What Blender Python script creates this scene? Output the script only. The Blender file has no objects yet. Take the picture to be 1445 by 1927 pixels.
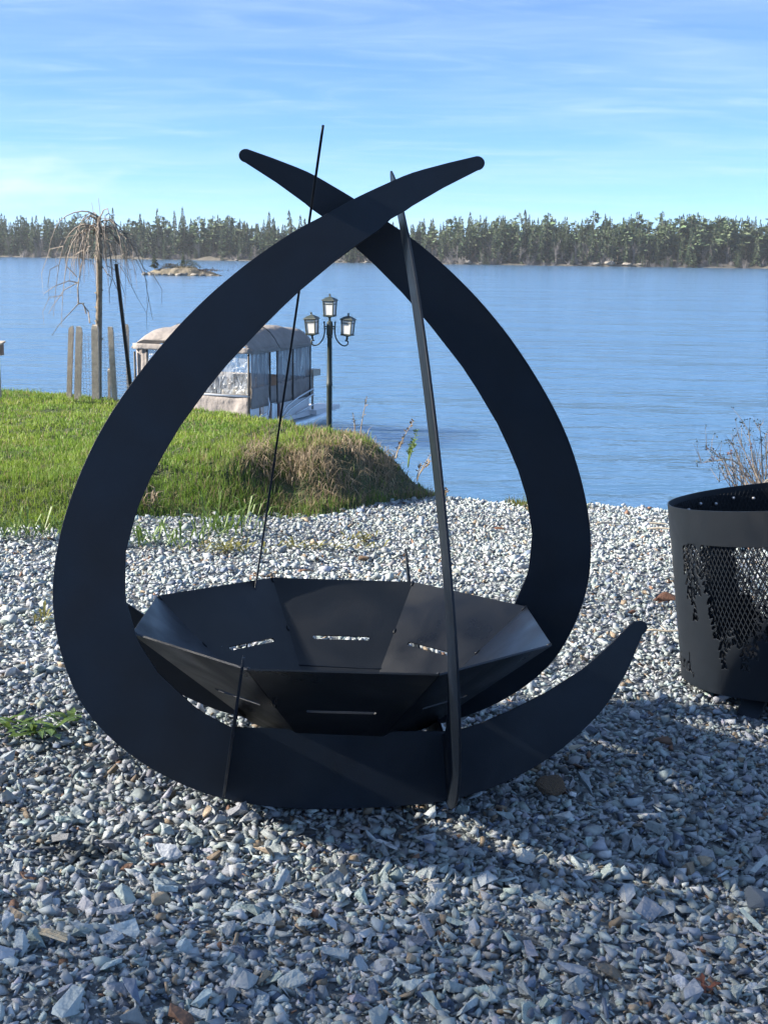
import bpy, bmesh, math, random
import numpy as np
from mathutils import Matrix, Vector

random.seed(7)
rng = np.random.default_rng(7)
HAZE = 0.00016
SHADE_ROWS, SHADE_Y = 6, 5.1
PI = math.pi
scene = bpy.context.scene
COL = scene.collection

# ------------------------------------------------------------------ camera
F_PX, W_PX = 2400.4517, 1445.0
CAM = np.array([0.0, 0.0, 4.0])
PITCH, ROLL = math.radians(11.525727), 0.0135
Rcam = (Matrix.Rotation(PI / 2 - PITCH, 4, 'X') @ Matrix.Rotation(ROLL, 4, 'Z'))
cd = bpy.data.cameras.new('camera')
cam = bpy.data.objects.new('camera', cd)
COL.objects.link(cam)
cam.matrix_world = Matrix.Translation(CAM) @ Rcam
cd.sensor_fit = 'HORIZONTAL'
cd.sensor_width = 36.0
cd.lens = 36.0 * F_PX / W_PX
cd.clip_start, cd.clip_end = 0.05, 6000
scene.camera = cam
Rn = np.array(Rcam.to_3x3())

# ------------------------------------------------------------------ light
SUN_EL = math.radians(29)
SUN_AZ = math.radians(185)          # direction to the sun: from the left, a little behind the camera
to_sun = Vector((math.cos(SUN_AZ) * math.cos(SUN_EL), math.sin(SUN_AZ) * math.cos(SUN_EL), math.sin(SUN_EL)))
sl = bpy.data.lights.new('sun', 'SUN')
sl.energy, sl.angle, sl.color = 3.7, math.radians(1.8), (1.0, 0.92, 0.80)
so = bpy.data.objects.new('sun', sl)
COL.objects.link(so)
so.rotation_euler = to_sun.to_track_quat('Z', 'Y').to_euler()

w = bpy.data.worlds.new('World')
scene.world = w
w.use_nodes = True
nt = w.node_tree
N, L = nt.nodes, nt.links
N.clear()
SKY_STRENGTH = 0.056
out = N.new('ShaderNodeOutputWorld')
bg = N.new('ShaderNodeBackground')
bg.inputs['Strength'].default_value = SKY_STRENGTH
sky = N.new('ShaderNodeTexSky')
sky.sky_type = 'NISHITA'
sky.sun_disc = False
sky.sun_elevation = SUN_EL
sky.sun_rotation = PI / 2 - SUN_AZ
sky.altitude = 500
sky.air_density, sky.dust_density, sky.ozone_density = 0.6, 0.0, 9.5
# thin cirrus: streaked noise on the sky direction, projected on a flat layer
tc = N.new('ShaderNodeTexCoord')
sep = N.new('ShaderNodeSeparateXYZ')
L.new(tc.outputs['Generated'], sep.inputs[0])
def wm(op, a, b=None, clamp=False):
    n = N.new('ShaderNodeMath'); n.operation = op; n.use_clamp = clamp
    for i, v in enumerate((a, b)):
        if v is None: continue
        if isinstance(v, (int, float)): n.inputs[i].default_value = v
        else: L.new(v, n.inputs[i])
    return n.outputs[0]
zc = wm('ADD', wm('MAXIMUM', sep.outputs[2], 0.0), 0.09)
px_ = wm('DIVIDE', sep.outputs[0], zc)
py_ = wm('DIVIDE', sep.outputs[1], zc)
cmb = N.new('ShaderNodeCombineXYZ')
L.new(px_, cmb.inputs[0]); L.new(py_, cmb.inputs[1])
def cloud(scale, rot, sc, lo, hi, detail=7, dist=0.6, off=(0, 0, 0)):
    m = N.new('ShaderNodeMapping')
    m.inputs['Rotation'].default_value = (0, 0, rot)
    m.inputs['Scale'].default_value = sc
    m.inputs['Location'].default_value = off
    L.new(cmb.outputs[0], m.inputs[0])
    n = N.new('ShaderNodeTexNoise')
    n.inputs['Scale'].default_value = scale
    n.inputs['Detail'].default_value = detail
    n.inputs['Roughness'].default_value = 0.58
    n.inputs['Distortion'].default_value = dist
    L.new(m.outputs[0], n.inputs[0])
    r = N.new('ShaderNodeMapRange')
    r.interpolation_type = 'SMOOTHSTEP'
    r.inputs[1].default_value, r.inputs[2].default_value = lo, hi
    L.new(n.outputs[0], r.inputs[0])
    return r.outputs[0]
c1 = cloud(1.1, 0.25, (0.5, 1.2, 1), 0.34, 0.85, off=(3.1, 0.4, 0))
c2 = cloud(3.2, 0.12, (0.5, 1.3, 1), 0.44, 0.85, dist=1.2, off=(0.7, 2.2, 0))
cm = wm('ADD', wm('ADD', wm('MULTIPLY', c1, 0.36), wm('MULTIPLY', c2, 0.24)), 0.10, clamp=True)
# one small puffy cloud low at the far left
cdir = Rn @ np.array([(35 - 722.5) / F_PX, -(338 - 963.5) / F_PX, -1.0]); cdir /= np.linalg.norm(cdir)
dv = N.new('ShaderNodeVectorMath'); dv.operation = 'SUBTRACT'; L.new(tc.outputs['Generated'], dv.inputs[0]); dv.inputs[1].default_value = cdir
sc3 = N.new('ShaderNodeVectorMath'); sc3.operation = 'MULTIPLY'; L.new(dv.outputs[0], sc3.inputs[0]); sc3.inputs[1].default_value = (16, 16, 52)
ln3 = N.new('ShaderNodeVectorMath'); ln3.operation = 'LENGTH'; L.new(sc3.outputs[0], ln3.inputs[0])
cn = N.new('ShaderNodeTexNoise'); cn.inputs['Scale'].default_value = 1.6; cn.inputs['Detail'].default_value = 6; L.new(sc3.outputs[0], cn.inputs[0])
c3 = wm('SUBTRACT', wm('MULTIPLY', cn.outputs[0], 1.5), wm('MULTIPLY', ln3.outputs['Value'], 0.62), clamp=True)
cm = wm('ADD', cm, wm('MULTIPLY', c3, 0.8), clamp=True)
mix = N.new('ShaderNodeMix'); mix.data_type = 'RGBA'
L.new(cm, mix.inputs[0])
L.new(sky.outputs[0], mix.inputs[6])
mix.inputs[7].default_value = (3.4, 4.4, 5.1, 1)
L.new(mix.outputs[2], bg.inputs['Color'])
L.new(bg.outputs[0], out.inputs[0])

vs = scene.view_settings
vs.view_transform = 'Standard'
vs.look = 'None'
vs.gamma = 1
vs.use_curve_mapping = False
vs.exposure = 2.1
scene.render.engine = 'CYCLES'
scene.cycles.max_bounces = 8
scene.cycles.transparent_max_bounces = 24

# ------------------------------------------------------------------ helpers
def lnk(o, parent=None):
    COL.objects.link(o)
    if parent is not None: o.parent = parent
    return o
def tag(o, label=None, cat=None, group=None, kind=None):
    if label: o['label'] = label
    if cat: o['category'] = cat
    if group: o['group'] = group
    if kind: o['kind'] = kind
    return o
def thing(name, loc, label, cat, group=None):
    o = bpy.data.objects.new(name, None)
    o.location = loc
    o.empty_display_size = 0.1
    lnk(o)
    return tag(o, label, cat, group)
def at(px, py, Y):
    d = Rn @ np.array([(px - 722.5) / F_PX, -(py - 963.5) / F_PX, -1.0])
    return CAM + d * (Y / d[1])
GO = np.array([-.13617, 3.44786, 2.53179]); GN = np.array([.03728, .05377, .99786])
def ground_hit(px, py):
    d = Rn @ np.array([(px - 722.5) / F_PX, -(py - 963.5) / F_PX, -1.0])
    return CAM + d * (((GO - CAM) @ GN) / (d @ GN))

class MB:
    """collects verts / faces with material slots, builds one mesh"""
    def __init__(self): self.v, self.f, self.m = [], [], []
    def add(self, vs_, fs, mi=0):
        b = len(self.v)
        self.v += [tuple(map(float, q)) for q in vs_]
        self.f += [tuple(b + i for i in f) for f in fs]
        self.m += [mi] * len(fs)
        return self
    def box(self, c, s, M=None, mi=0):
        p = np.array([[x, y, z] for x in (-.5, .5) for y in (-.5, .5) for z in (-.5, .5)]) * np.array(s)
        if M is not None: p = p @ np.array(M).T
        return self.add(p + np.array(c), [(0, 1, 3, 2), (4, 6, 7, 5), (0, 4, 5, 1), (2, 3, 7, 6), (0, 2, 6, 4), (1, 5, 7, 3)], mi)
    def tube(self, path, r, n=6, mi=0, cap=True):
        P = np.array(path, float)
        r = np.broadcast_to(np.array(r, float), (len(P),))
        T = np.gradient(P, axis=0)
        T /= np.linalg.norm(T, axis=1)[:, None] + 1e-12
        ref = np.array([0, 0, 1.0]) if abs(T[0][2]) < .9 else np.array([1.0, 0, 0])
        vs_ = []
        u = np.cross(T[0], ref); u /= np.linalg.norm(u)
        for i in range(len(P)):
            u = u - T[i] * (u @ T[i]); u /= np.linalg.norm(u) + 1e-12
            w_ = np.cross(T[i], u)
            for k in range(n):
                a = 2 * PI * k / n
                vs_.append(P[i] + r[i] * (math.cos(a) * u + math.sin(a) * w_))
        fs = []
        for i in range(len(P) - 1):
            for k in range(n):
                k2 = (k + 1) % n
                fs.append((i * n + k, i * n + k2, (i + 1) * n + k2, (i + 1) * n + k))
        if cap:
            fs.append(tuple(range(n - 1, -1, -1)))
            fs.append(tuple((len(P) - 1) * n + k for k in range(n)))
        return self.add(vs_, fs, mi)
    def lathe(self, prof, n=16, c=(0, 0, 0), mi=0, ph=0.0):
        vs_ = [(c[0] + r * math.cos(2 * PI * k / n + ph), c[1] + r * math.sin(2 * PI * k / n + ph), c[2] + z) for r, z in prof for k in range(n)]
        fs = [(i * n + k, i * n + (k + 1) % n, (i + 1) * n + (k + 1) % n, (i + 1) * n + k) for i in range(len(prof) - 1) for k in range(n)]
        fs.append(tuple(range(n - 1, -1, -1)))
        fs.append(tuple((len(prof) - 1) * n + k for k in range(n)))
        return self.add(vs_, fs, mi)
    def mesh(self, name, mats, smooth=False):
        me = bpy.data.meshes.new(name)
        me.from_pydata(self.v, [], self.f)
        for m in (mats if isinstance(mats, (list, tuple)) else [mats]): me.materials.append(m)
        me.polygons.foreach_set('material_index', self.m)
        if smooth: me.polygons.foreach_set('use_smooth', [True] * len(self.f))
        me.update()
        return me
    def build(self, name, mats, parent=None, smooth=False, loc=None):
        o = bpy.data.objects.new(name, self.mesh(name, mats, smooth))
        if loc is not None: o.location = loc
        return lnk(o, parent)

def np_mesh(name, V, Fc, mats, col=None, smooth=False, mi=None):
    """fast mesh from numpy triangle / quad arrays"""
    k = Fc.shape[1]
    me = bpy.data.meshes.new(name)
    me.vertices.add(len(V)); me.vertices.foreach_set('co', np.ascontiguousarray(V, np.float32).ravel())
    me.loops.add(Fc.size); me.loops.foreach_set('vertex_index', np.ascontiguousarray(Fc, np.int32).ravel())
    me.polygons.add(len(Fc))
    me.polygons.foreach_set('loop_start', np.arange(0, Fc.size, k, dtype=np.int32))
    me.polygons.foreach_set('loop_total', np.full(len(Fc), k, np.int32))
    for m in (mats if isinstance(mats, (list, tuple)) else [mats]): me.materials.append(m)
    if mi is not None: me.polygons.foreach_set('material_index', np.ascontiguousarray(mi, np.int32))
    if smooth: me.polygons.foreach_set('use_smooth', np.ones(len(Fc), bool))
    me.update(calc_edges=True)
    if col is not None:
        a = me.color_attributes.new('Col', 'FLOAT_COLOR', 'POINT')
        c4 = np.ones((len(V), 4), np.float32); c4[:, :3] = col
        a.data.foreach_set('color', c4.ravel())
    return me

# ------------------------------------------------------------------ materials
def material(name, color=(.5, .5, .5), rough=.6, metal=0.0, spec=None, noise=None, bump=None, attr=None, objcol=False, trans=None, wear=None, coords='Object', **kw):
    m = bpy.data.materials.new(name)
    m.use_nodes = True
    t = m.node_tree
    b = t.nodes['Principled BSDF']
    b.inputs['Base Color'].default_value = (*color, 1)
    b.inputs['Roughness'].default_value = rough
    b.inputs['Metallic'].default_value = metal
    if spec is not None: b.inputs['Specular IOR Level'].default_value = spec
    src = None
    tcn = t.nodes.new('ShaderNodeTexCoord')
    if attr:
        n = t.nodes.new('ShaderNodeAttribute'); n.attribute_name = attr; src = n.outputs['Color']
    if objcol:
        n = t.nodes.new('ShaderNodeObjectInfo'); src = n.outputs['Color']
    if noise:                       # (scale, amount, detail [, second colour])
        nz = t.nodes.new('ShaderNodeTexNoise')
        nz.inputs['Scale'].default_value = noise[0]
        nz.inputs['Detail'].default_value = noise[2]
        t.links.new(tcn.outputs[coords], nz.inputs[0])
        mx = t.nodes.new('ShaderNodeMix'); mx.data_type = 'RGBA'
        if len(noise) > 3:
            rr = t.nodes.new('ShaderNodeMapRange')
            rr.inputs[1].default_value, rr.inputs[2].default_value = .5 - noise[1], .5 + noise[1]
            t.links.new(nz.outputs[0], rr.inputs[0])
            t.links.new(rr.outputs[0], mx.inputs[0])
            mx.inputs[7].default_value = (*noise[3], 1)
            if src: t.links.new(src, mx.inputs[6])
            else: mx.inputs[6].default_value = (*color, 1)
        else:
            mx.blend_type = 'MULTIPLY'
            mx.inputs[0].default_value = 1
            rr = t.nodes.new('ShaderNodeMapRange')
            rr.inputs[1].default_value, rr.inputs[2].default_value = .25, .75
            rr.inputs[3].default_value, rr.inputs[4].default_value = 1 - noise[1], 1 + noise[1]
            t.links.new(nz.outputs[0], rr.inputs[0])
            if src: t.links.new(src, mx.inputs[6])
            else: mx.inputs[6].default_value = (*color, 1)
            t.links.new(rr.outputs[0], mx.inputs[7])
        src = mx.outputs[2]
    if src: t.links.new(src, b.inputs['Base Color'])
    if wear:                        # roughness varies with a broad noise
        nz = t.nodes.new('ShaderNodeTexNoise'); nz.inputs['Scale'].default_value = wear[0]; nz.inputs['Detail'].default_value = 6; nz.inputs['Distortion'].default_value = .8
        t.links.new(tcn.outputs[coords], nz.inputs[0])
        rr = t.nodes.new('ShaderNodeMapRange'); rr.inputs[1].default_value, rr.inputs[2].default_value = .3, .7
        rr.inputs[3].default_value, rr.inputs[4].default_value = rough - wear[1], rough + wear[1]
        t.links.new(nz.outputs[0], rr.inputs[0]); t.links.new(rr.outputs[0], b.inputs['Roughness'])
    if bump:                        # (scale, distance, detail)
        nz = t.nodes.new('ShaderNodeTexNoise')
        nz.inputs['Scale'].default_value = bump[0]
        nz.inputs['Detail'].default_value = bump[2]
        t.links.new(tcn.outputs[coords], nz.inputs[0])
        bp = t.nodes.new('ShaderNodeBump')
        bp.inputs['Strength'].default_value = 1
        bp.inputs['Distance'].default_value = bump[1]
        t.links.new(nz.outputs[0], bp.inputs['Height'])
        t.links.new(bp.outputs[0], b.inputs['Normal'])
    if trans:                       # leaf-like translucency
        tr = t.nodes.new('ShaderNodeBsdfTranslucent')
        if src: t.links.new(src, tr.inputs[0])
        else: tr.inputs[0].default_value = (*color, 1)
        ms = t.nodes.new('ShaderNodeMixShader'); ms.inputs[0].default_value = trans
        t.links.new(b.outputs[0], ms.inputs[1]); t.links.new(tr.outputs[0], ms.inputs[2])
        t.links.new(ms.outputs[0], t.nodes['Material Output'].inputs[0])
    for k, v in kw.items(): b.inputs[k.replace('_', ' ')].default_value = v
    return m

M_steel = material('black_powder_coat', (.0035, .0088, .0175), .52, spec=.42, noise=(7, .30, 6), bump=(420, .0004, 2), wear=(4, .14))
M_bowl = material('black_powder_coat_bowl', (.010, .0125, .017), .42, spec=.5, noise=(5, .35, 6), bump=(300, .0004, 2), wear=(5, .16))
M_barrel = material('black_barrel_paint', (.007, .0105, .0155), .52, spec=.4, noise=(6, .25, 5), bump=(380, .0004, 2), wear=(5, .12))
M_dark = material('soot_and_hole_dark', (.006, .006, .007), .7)
M_stone = material('crushed_stone', rough=.72, attr='Col', noise=(60, .16, 4), bump=(80, .0010, 2))
M_stone1 = material('crushed_stone_single', rough=.72, objcol=True, noise=(1.2, .14, 4), bump=(1.6, .012, 2))
M_gravel = material('gravel_bed', (.16, .175, .185), .85, noise=(45, .45, 6), bump=(38, .03, 6))
M_soil = material('turf_soil', (.05, .065, .025), .9, noise=(9, .4, 6), bump=(14, .06, 6))
M_grass = material('grass_blades', rough=.55, attr='Col', trans=.45)
M_dry = material('dry_stalk', (.26, .20, .13), .8, noise=(30, .3, 3))
M_weed = material('weed_leaf', (.14, .22, .045), .5, noise=(25, .35, 4), trans=.3)
M_bark = material('young_bark', (.20, .16, .115), .85, noise=(22, .4, 5), bump=(40, .01, 5))
M_twig = material('twig_bark', (.22, .185, .155), .8, noise=(20, .3, 3))
M_stake = material('weathered_stake', (.38, .335, .28), .85, noise=(18, .35, 6), bump=(60, .006, 5))
M_post = material('dark_steel_post', (.035, .032, .03), .6, noise=(20, .3, 4))
M_hole = material('post_hole_paint', (.75, .77, .8), .6)
M_wire = material('galvanised_wire', (.32, .33, .35), .5, metal=.6)
M_lamp = material('dark_green_iron', (.035, .045, .04), .5, noise=(12, .25, 4), bump=(90, .002, 3))
M_pane = material('frosted_pane', (.88, .87, .85), .45, noise=(8, .06, 3), trans=.4)
M_canvas = material('tan_canvas', (.25, .222, .205), .85, noise=(4, .14, 5), bump=(5, .05, 4))
M_canvas2 = material('grey_canvas_mesh', (.24, .235, .24), .8, noise=(6, .3, 5), bump=(4, .08, 4))
M_trim = material('dark_trim', (.03, .03, .03), .6)
M_alu = material('brushed_aluminium', (.62, .64, .66), .35, metal=.7, noise=(5, .1, 3))
M_white = material('white_gelcoat', (.72, .72, .72), .4, noise=(4, .06, 3))
M_maroon = material('maroon_panel', (.09, .035, .035), .5)
M_seat = material('tan_vinyl', (.40, .35, .28), .6, noise=(5, .12, 4))
M_salmon = material('salmon_paint', (.50, .20, .14), .65, noise=(7, .2, 5))
M_box = material('weathered_box_wood', (.24, .16, .12), .8, noise=(14, .35, 5))
M_needle = material('conifer_needles', rough=.75, attr='Col', trans=.15)
M_trunk = material('conifer_bark', (.17, .145, .125), .9, noise=(1.5, .3, 4))
M_birch = material('bare_grey_twigs', (.17, .155, .15), .9, noise=(.8, .25, 3))
M_granite = material('pale_granite', (.26, .24, .205), .85, noise=(.7, .45, 6, (.16, .14, .12)), bump=(1.2, .25, 6))
M_shore = material('shore_understory', (.062, .056, .04), .95, noise=(.25, .35, 6, (.12, .105, .085)), bump=(.5, .5, 6))
M_rust = material('rusty_brown_rock', (.32, .20, .11), .8, noise=(14, .25, 6, (.16, .125, .10)), bump=(22, .012, 6))
M_tan = material('tan_stone', (.70, .56, .39), .75, noise=(20, .2, 5), bump=(40, .004, 5))
M_blue = material('blue_grey_stone', (.13, .165, .21), .7, noise=(25, .22, 5), bump=(30, .005, 5))
M_wood = material('splintered_wood', (.64, .52, .35), .75, noise=(30, .3, 6), bump=(70, .006, 5))
M_red = material('red_brown_rock', (.27, .13, .08), .8, noise=(12, .3, 6), bump=(20, .015, 6))
M_stick = material('bleached_stick', (.55, .47, .36), .75, noise=(16, .2, 4))
M_leafd = material('dry_red_leaf', (.20, .075, .045), .7, noise=(20, .3, 3), trans=.2)
M_leafg = material('dark_evergreen_leaf', (.05, .065, .05), .5, noise=(20, .3, 3))
M_wall = material('house_siding', (.5, .5, .48), .8, noise=(3, .1, 4))
M_roof = material('house_shingle', (.08, .08, .085), .9, noise=(5, .3, 5))

# clear vinyl window: mostly see-through with glossy wrinkles
M_vinyl = bpy.data.materials.new('clear_vinyl'); M_vinyl.use_nodes = True
t = M_vinyl.node_tree
b = t.nodes['Principled BSDF']
b.inputs['Base Color'].default_value = (.30, .33, .37, 1); b.inputs['Roughness'].default_value = .12
tcn = t.nodes.new('ShaderNodeTexCoord'); mp = t.nodes.new('ShaderNodeMapping')
mp.inputs['Scale'].default_value = (2.2, 2.2, 1.3)
nz = t.nodes.new('ShaderNodeTexNoise'); nz.inputs['Scale'].default_value = 3.2; nz.inputs['Detail'].default_value = 4; nz.inputs['Distortion'].default_value = 1.4
t.links.new(tcn.outputs['Object'], mp.inputs[0]); t.links.new(mp.outputs[0], nz.inputs[0])
bp = t.nodes.new('ShaderNodeBump'); bp.inputs['Distance'].default_value = .09
t.links.new(nz.outputs[0], bp.inputs['Height']); t.links.new(bp.outputs[0], b.inputs['Normal'])
tr = t.nodes.new('ShaderNodeBsdfTransparent'); tr.inputs[0].default_value = (.86, .88, .9, 1)
ms = t.nodes.new('ShaderNodeMixShader')
rr = t.nodes.new('ShaderNodeMapRange'); rr.inputs[1].default_value, rr.inputs[2].default_value = .42, .62; rr.inputs[3].default_value, rr.inputs[4].default_value = .62, .2
t.links.new(nz.outputs[0], rr.inputs[0]); t.links.new(rr.outputs[0], ms.inputs[0])
t.links.new(tr.outputs[0], ms.inputs[1]); t.links.new(b.outputs[0], ms.inputs[2])
t.links.new(ms.outputs[0], t.nodes['Material Output'].inputs[0])

M_meshwin = bpy.data.materials.new('mesh_window'); M_meshwin.use_nodes = True
t = M_meshwin.node_tree; b = t.nodes['Principled BSDF']; b.inputs['Base Color'].default_value = (.27, .27, .28, 1); b.inputs['Roughness'].default_value = .6
tcn = t.nodes.new('ShaderNodeTexCoord'); mp = t.nodes.new('ShaderNodeMapping'); mp.inputs['Scale'].default_value = (6, 6, .7)
nz = t.nodes.new('ShaderNodeTexNoise'); nz.inputs['Scale'].default_value = 2.2; nz.inputs['Detail'].default_value = 4
t.links.new(tcn.outputs['Object'], mp.inputs[0]); t.links.new(mp.outputs[0], nz.inputs[0])
bp = t.nodes.new('ShaderNodeBump'); bp.inputs['Distance'].default_value = .12; t.links.new(nz.outputs[0], bp.inputs['Height']); t.links.new(bp.outputs[0], b.inputs['Normal'])
tr = t.nodes.new('ShaderNodeBsdfTransparent'); ms = t.nodes.new('ShaderNodeMixShader')
rr = t.nodes.new('ShaderNodeMapRange'); rr.inputs[1].default_value, rr.inputs[2].default_value = .35, .65; rr.inputs[3].default_value, rr.inputs[4].default_value = .9, .4
t.links.new(nz.outputs[0], rr.inputs[0]); t.links.new(rr.outputs[0], ms.inputs[0]); t.links.new(tr.outputs[0], ms.inputs[1]); t.links.new(b.outputs[0], ms.inputs[2])
t.links.new(ms.outputs[0], t.nodes['Material Output'].inputs[0])

# lake water: dark glossy body, two sizes of ripples
M_water = bpy.data.materials.new('lake_water'); M_water.use_nodes = True
t = M_water.node_tree
b = t.nodes['Principled BSDF']
b.inputs['Base Color'].default_value = (.066, .15, .262, 1); b.inputs['Roughness'].default_value = .13; b.inputs['IOR'].default_value = 1.6; b.subsurface_method = 'BURLEY'; b.inputs['Subsurface Weight'].default_value = 1.0; b.inputs['Subsurface Radius'].default_value = (5, 5, 5); b.inputs['Subsurface Scale'].default_value = 1.0
tcn = t.nodes.new('ShaderNodeTexCoord')
def wnoise(scale, sc, detail, rot=0.0, dist=0.0):
    mp = t.nodes.new('ShaderNodeMapping'); mp.inputs['Scale'].default_value = sc; mp.inputs['Rotation'].default_value = (0, 0, rot)
    nz = t.nodes.new('ShaderNodeTexNoise'); nz.inputs['Scale'].default_value = scale; nz.inputs['Detail'].default_value = detail
    nz.inputs['Distortion'].default_value = dist
    t.links.new(tcn.outputs['Object'], mp.inputs[0]); t.links.new(mp.outputs[0], nz.inputs[0])
    return nz.outputs[0]
def wbump(h, dist, prev=None, strength=1.0):
    bp = t.nodes.new('ShaderNodeBump'); bp.inputs['Distance'].default_value = dist; bp.inputs['Strength'].default_value = strength
    t.links.new(h, bp.inputs['Height'])
    if prev is not None: t.links.new(prev, bp.inputs['Normal'])
    return bp.outputs[0]
n1 = wbump(wnoise(.9, (.35, 1.0, 1), 3, .12, .4), .19)
n2 = wbump(wnoise(3.2, (.6, 1.0, 1), 3, -.2), .055, n1)
n3 = wbump(wnoise(.12, (.4, 1.0, 1), 2, .3), .8, n2)
t.links.new(n3, b.inputs['Normal'])

# ------------------------------------------------------------------ terrain
EX = np.array([-60, -8, -5, -3, -1.2, -.4, 0, .3, .47, 1.1, 1.58, 2.11, 2.84, 6, 60.])
EY = np.array([21, 20, 18.5, 17.5, 15, 12, 10.3, 9.75, 9.6, 9.42, 9.5, 9.38, 9.26, 9.2, 9.2])
BX = np.array([-60, -6, -2.24, -1.93, -1.74, -1.57, -1.42, -1.09, -.78, -.43, -.16, .07, .31, .45, .6])
BY = np.array([6.6, 6.9, 7.26, 7.26, 7.5, 7.79, 7.9, 7.97, 8.28, 8.33, 8.74, 9.2, 9.41, 9.6, 10.6])
def vnoise(x, y, s, seed):
    """smooth value noise on numpy arrays"""
    x, y = x * s + seed * 17.3, y * s + seed * 7.7
    xi, yi = np.floor(x).astype(int), np.floor(y).astype(int)
    fx, fy = x - xi, y - yi
    fx, fy = fx * fx * (3 - 2 * fx), fy * fy * (3 - 2 * fy)
    def h(a, c):
        v = np.sin(a * 127.1 + c * 311.7 + seed * 74.7) * 43758.5453
        return v - np.floor(v)
    return (h(xi, yi) * (1 - fx) + h(xi + 1, yi) * fx) * (1 - fy) + (h(xi, yi + 1) * (1 - fx) + h(xi + 1, yi + 1) * fx) * fy
def sst(a, lo, hi):
    q = np.clip((a - lo) / (hi - lo), 0, 1); return q * q * (3 - 2 * q)
def ground_z(x, y):
    x, y = np.asarray(x, float), np.asarray(y, float)
    e = np.interp(x, EX, EY)
    yy = np.minimum(y, e)
    z = GO[2] - (GN[0] * (np.clip(x, -8, 8) - GO[0]) + GN[1] * (np.maximum(yy, -12) - GO[1])) / GN[2]
    z = z - .36 * np.maximum(0, y - e) - .015
    near = sst(y, 1.0, 1.6) * 0 + 1
    z = z + near * ((vnoise(x, y, 1.3, 3) - .5) * .035 + (vnoise(x, y, 3.3, 5) - .5) * .02) * sst(np.hypot(x - .0, y - 3.45), .6, 1.3)
    return np.maximum(z, -.8)
AXX = np.array([-60, -2.6, -2.0, -1.5, -1.0, -.5, -.2, 0, .15, .3, .45])
AXA = np.array([.08, .10, .14, .24, .36, .40, .31, .20, .12, .05, 0])
def lawn_d(x, y): return y - np.interp(x, BX, BY)
def lawn_z(x, y):
    d = lawn_d(x, y)
    A = np.interp(x, AXX, AXA)
    fall = 1 - .75 * sst(y, 9.9, 13.0)
    bump = A * sst(d, -.05, .95) * fall
    rough = ((vnoise(x, y, 2.1, 11) - .5) * .07 + (vnoise(x, y, 5.5, 12) - .5) * .10 + (vnoise(x, y, 11, 13) - .5) * .05) * sst(d, .1, .8)
    rough = rough * (1 - .6 * sst(y, 11, 14))
    return ground_z(x, y) + bump + rough * (0.4 + np.clip(A * 2.0, 0, .9)) - .03 + .035 * sst(d, 0, .15)

def sheet(name, xs, ys, zf, mat, keep=None):
    X, Y = np.meshgrid(xs, ys)
    V = np.stack([X, Y, zf(X, Y)], -1).reshape(-1, 3)
    nx, ny = len(xs), len(ys)
    i = np.arange(nx * ny).reshape(ny, nx)
    Fq = np.stack([i[:-1, :-1], i[:-1, 1:], i[1:, 1:], i[1:, :-1]], -1).reshape(-1, 4)
    if keep is not None:
        c = V[Fq].mean(1); Fq = Fq[keep(c[:, 0], c[:, 1])]
        used = np.unique(Fq); re = np.full(len(V), -1); re[used] = np.arange(len(used)); V = V[used]; Fq = re[Fq]
    o = bpy.data.objects.new(name, np_mesh(name, V, Fq, mat, smooth=True))
    return lnk(o)
xs = np.unique(np.concatenate([np.linspace(-60, -8, 14), np.linspace(-8, -3, 30), np.linspace(-3, 4, 150), np.linspace(4, 60, 20)]))
ys = np.unique(np.concatenate([np.linspace(-40, 0, 14), np.linspace(0, 11, 190), np.linspace(11, 30, 60)]))
ground = tag(sheet('gravel_ground', xs, ys, ground_z, M_gravel), kind='structure')
xs = np.unique(np.concatenate([np.linspace(-60, -7, 20), np.linspace(-7, .6, 150)]))
ys = np.unique(np.concatenate([np.linspace(6.3, 11, 110), np.linspace(11, 26, 70)]))
lawn = tag(sheet('lawn', xs, ys, lawn_z, M_soil, keep=lambda x, y: lawn_d(x, y) > -.12), kind='structure')

# lake
mb = MB(); mb.add([(-3000, 5, 0), (3000, 5, 0), (3000, 4000, 0), (-3000, 4000, 0)], [(0, 1, 2, 3)])
tag(mb.build('lake', M_water), kind='structure')

# ------------------------------------------------------------------ far shore
SHX = np.array([-1500, -600, -400, -158, -60, 23, 137, 220, 400, 700, 1500.])
SHY = np.array([900, 640, 590, 531, 497, 468, 469, 455, 470, 520, 800.])
def shore_z(x, y):
    d = y - np.interp(x, SHX, SHY)
    hill = 1 + .5 * sst(x, -10, 60) * (1 - sst(x, 120, 220))
    return -.9 + 1.5 * sst(d, -1.5, 4) + hill * 6.5 * sst(d, 0, 75) + (vnoise(x, y, .12, 31) - .5) * 1.8 * sst(d, 0, 5) + (vnoise(x, y, .4, 32) - .5) * .9 * sst(d, -1, 2)
xs = np.unique(np.concatenate([np.linspace(-1500, -250, 40), np.linspace(-250, 250, 260), np.linspace(250, 1500, 40)]))
dd = np.concatenate([np.linspace(-4, 12, 22), np.linspace(14, 120, 16), [300, 700]])
Xg, Dg = np.meshgrid(xs, dd)
Yg = np.interp(Xg, SHX, SHY) + Dg
Vg = np.stack([Xg, Yg, shore_z(Xg, Yg)], -1).reshape(-1, 3)
ii = np.arange(Xg.size).reshape(Xg.shape)
Fg = np.stack([ii[:-1, :-1], ii[:-1, 1:], ii[1:, 1:], ii[1:, :-1]], -1).reshape(-1, 4)
tag(lnk(bpy.data.objects.new('far_shore', np_mesh('far_shore', Vg, Fg, M_shore, smooth=True))), kind='structure')

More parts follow.
